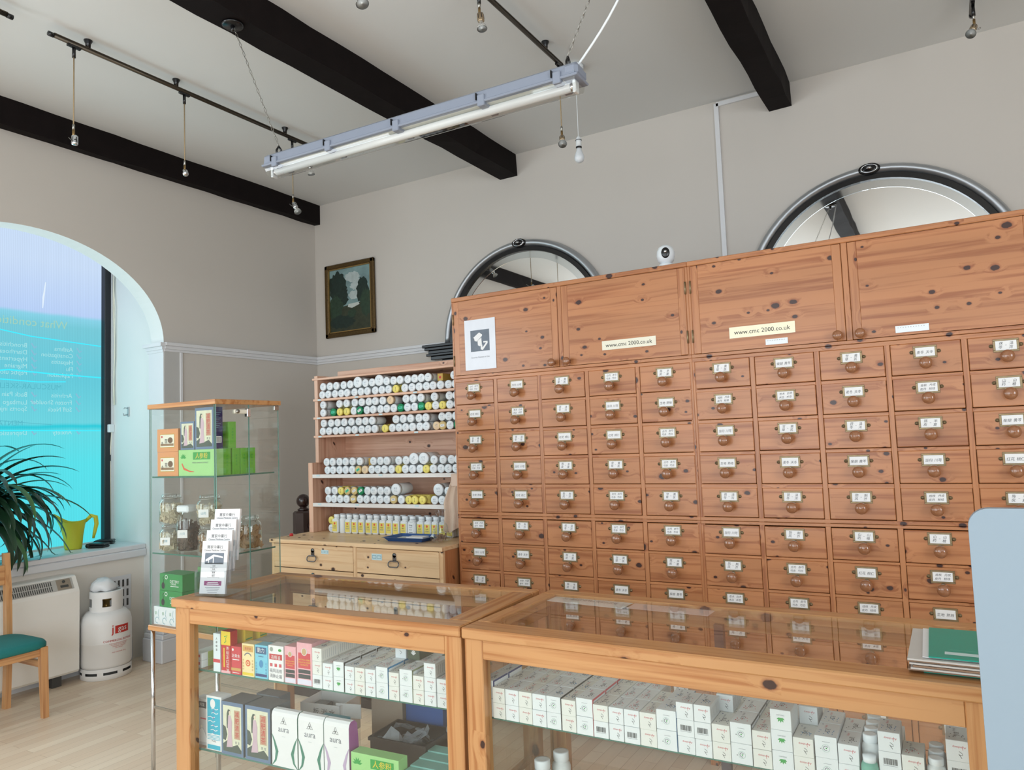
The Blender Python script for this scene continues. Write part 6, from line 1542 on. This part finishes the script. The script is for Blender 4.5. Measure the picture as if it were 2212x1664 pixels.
FX0, FX1, FYc = -2.655, -1.075, 2.395
t = thing('fluorescent_light', 'long grey-blue fluorescent batten hanging on chains from the beams', 'fluorescent light', ((FX0+FX1)/2, FYc, 2.78), math.radians(1.6))
HW = (FX1-FX0)/2
HOU = mat('housing_grey_blue', (138, 146, 162), 0.5, vary=.02); TUBE = mat('fluorescent_tube_glass', (232, 236, 240), 0.25, vary=.01)
def stadium(mb, prof, x0, x1, mt, smooth=False):
    n_ = len(prof); mb.add([(x, y, z) for x in (x0, x1) for y, z in prof], [(i, (i+1) % n_, n_+(i+1) % n_, n_+i) for i in range(n_)]+[tuple(range(n_))[::-1], tuple(range(n_, 2*n_))], mt, smooth=smooth)
m_ = MB(); stadium(m_, [(-.052, .052), (-.045, .092), (-.030, .104), (.030, .104), (.045, .092), (.052, .052)], -HW, HW, HOU)
m_.box(-HW-.012, HW+.012, -.056, .056, .044, .054, HOU, b=.003); m_.box(-HW-.010, -HW+.05, -.05, .05, .050, .098, HOU, b=.012).box(HW-.05, HW+.010, -.05, .05, .050, .098, HOU, b=.012)
m_.build('housing', t)
m_ = MB(); P = [(.048*math.cos(a), .046+.048*math.sin(a)) for a in [PI+PI*i/12 for i in range(13)]]
n_ = len(P); m_.add([(x, y, z) for x in (-HW+.002, HW-.002) for y, z in P], [(i, i+1, n_+i+1, n_+i) for i in range(n_-1)]+[tuple(range(n_))[::-1], tuple(range(n_, 2*n_))], glass('clear_diffuser', (0.93, 0.93, 0.91), 1.6), smooth=False); m_.build('diffuser', t)
MB().tube([(-HW+.035, -.004, .026), (HW-.035, -.004, .026)], .0175, TUBE, 18).build('tube', t)
MB().tube([(-HW+.022, -.004, .026), (-HW+.038, -.004, .026)], .0155, CHROME, 14).tube([(HW-.038, -.004, .026), (HW-.022, -.004, .026)], .0155, CHROME, 14).box(-HW+.01, -HW+.024, -.02, .014, .0, .05, WHITE, b=.003).box(HW-.024, HW-.01, -.02, .014, .0, .05, WHITE, b=.003).build('tube_socket', t)
MB().box(-HW+.05, HW-.05, -.035, .035, .0435, .0515, mat('reflector_tray', (206, 206, 198), .35)).build('reflector_tray', t)
for x in (-HW+.07, -HW/2, -.02, HW/2, HW-.07):
    MB().box(x-.016, x+.016, -.0585, .0585, .030, .075, HOU, b=.003).box(x-.024, x-.019, -.057, -.040, .058, .085, BLACK).build('clip', t)
for s_, topw in ((-1, (-2.855, 2.32, 3.578)), (1, (-.80, 2.45, 3.592))):
    hx_ = s_*(HW-.045); mi = Matrix.Rotation(-math.radians(1.6), 4, 'Z'); tp = mi @ (Vector(topw)-Vector(((FX0+FX1)/2, FYc, 2.78)))
    b0 = Vector((hx_, 0, .150))
    MB().tube([(hx_, -.012, .10), (hx_, -.014, .125), (hx_, 0, .148), (hx_, .014, .135), (hx_, .013, .115)], .005, BLACK, 8).build('hook', t)
    dd = tp-b0; nL = int(dd.length/.026); m_ = MB(); q = dd.to_track_quat('Z', 'Y').to_matrix().to_4x4()
    for k in range(nL):
        c_ = b0+dd*((k+.5)/nL); Mk = Matrix.Translation(c_) @ q @ RZ(PI/2*(k % 2))
        m_.tube([(.0048*math.cos(a), 0, .0155*math.sin(a)) for a in [2*PI*i/8 for i in range(8)]], .0013, STEEL, 5, M=Mk, closed=True)
    m_.build('chain', t)
    MB().lathe([(.045, tp.z-.012), (.052, tp.z-.006), (.052, tp.z)], BLACK, T(tp.x, tp.y, 0), 20).lathe([(.008, tp.z-.035), (.012, tp.z-.012)], BLACK, T(tp.x, tp.y, 0), 12).build('ceiling_plate', t)
tp = tp+Vector((.05, .0, 0)); a0 = Vector((HW-.02, .01, .10))
pts = [a0+(tp-a0)*u+Vector((.05*math.sin(PI*u), 0, -.10*math.sin(PI*u)*.6)) for u in [i/14 for i in range(15)]]
MB().tube(pts, .0045, WHITE, 8).build('power_cable', t)
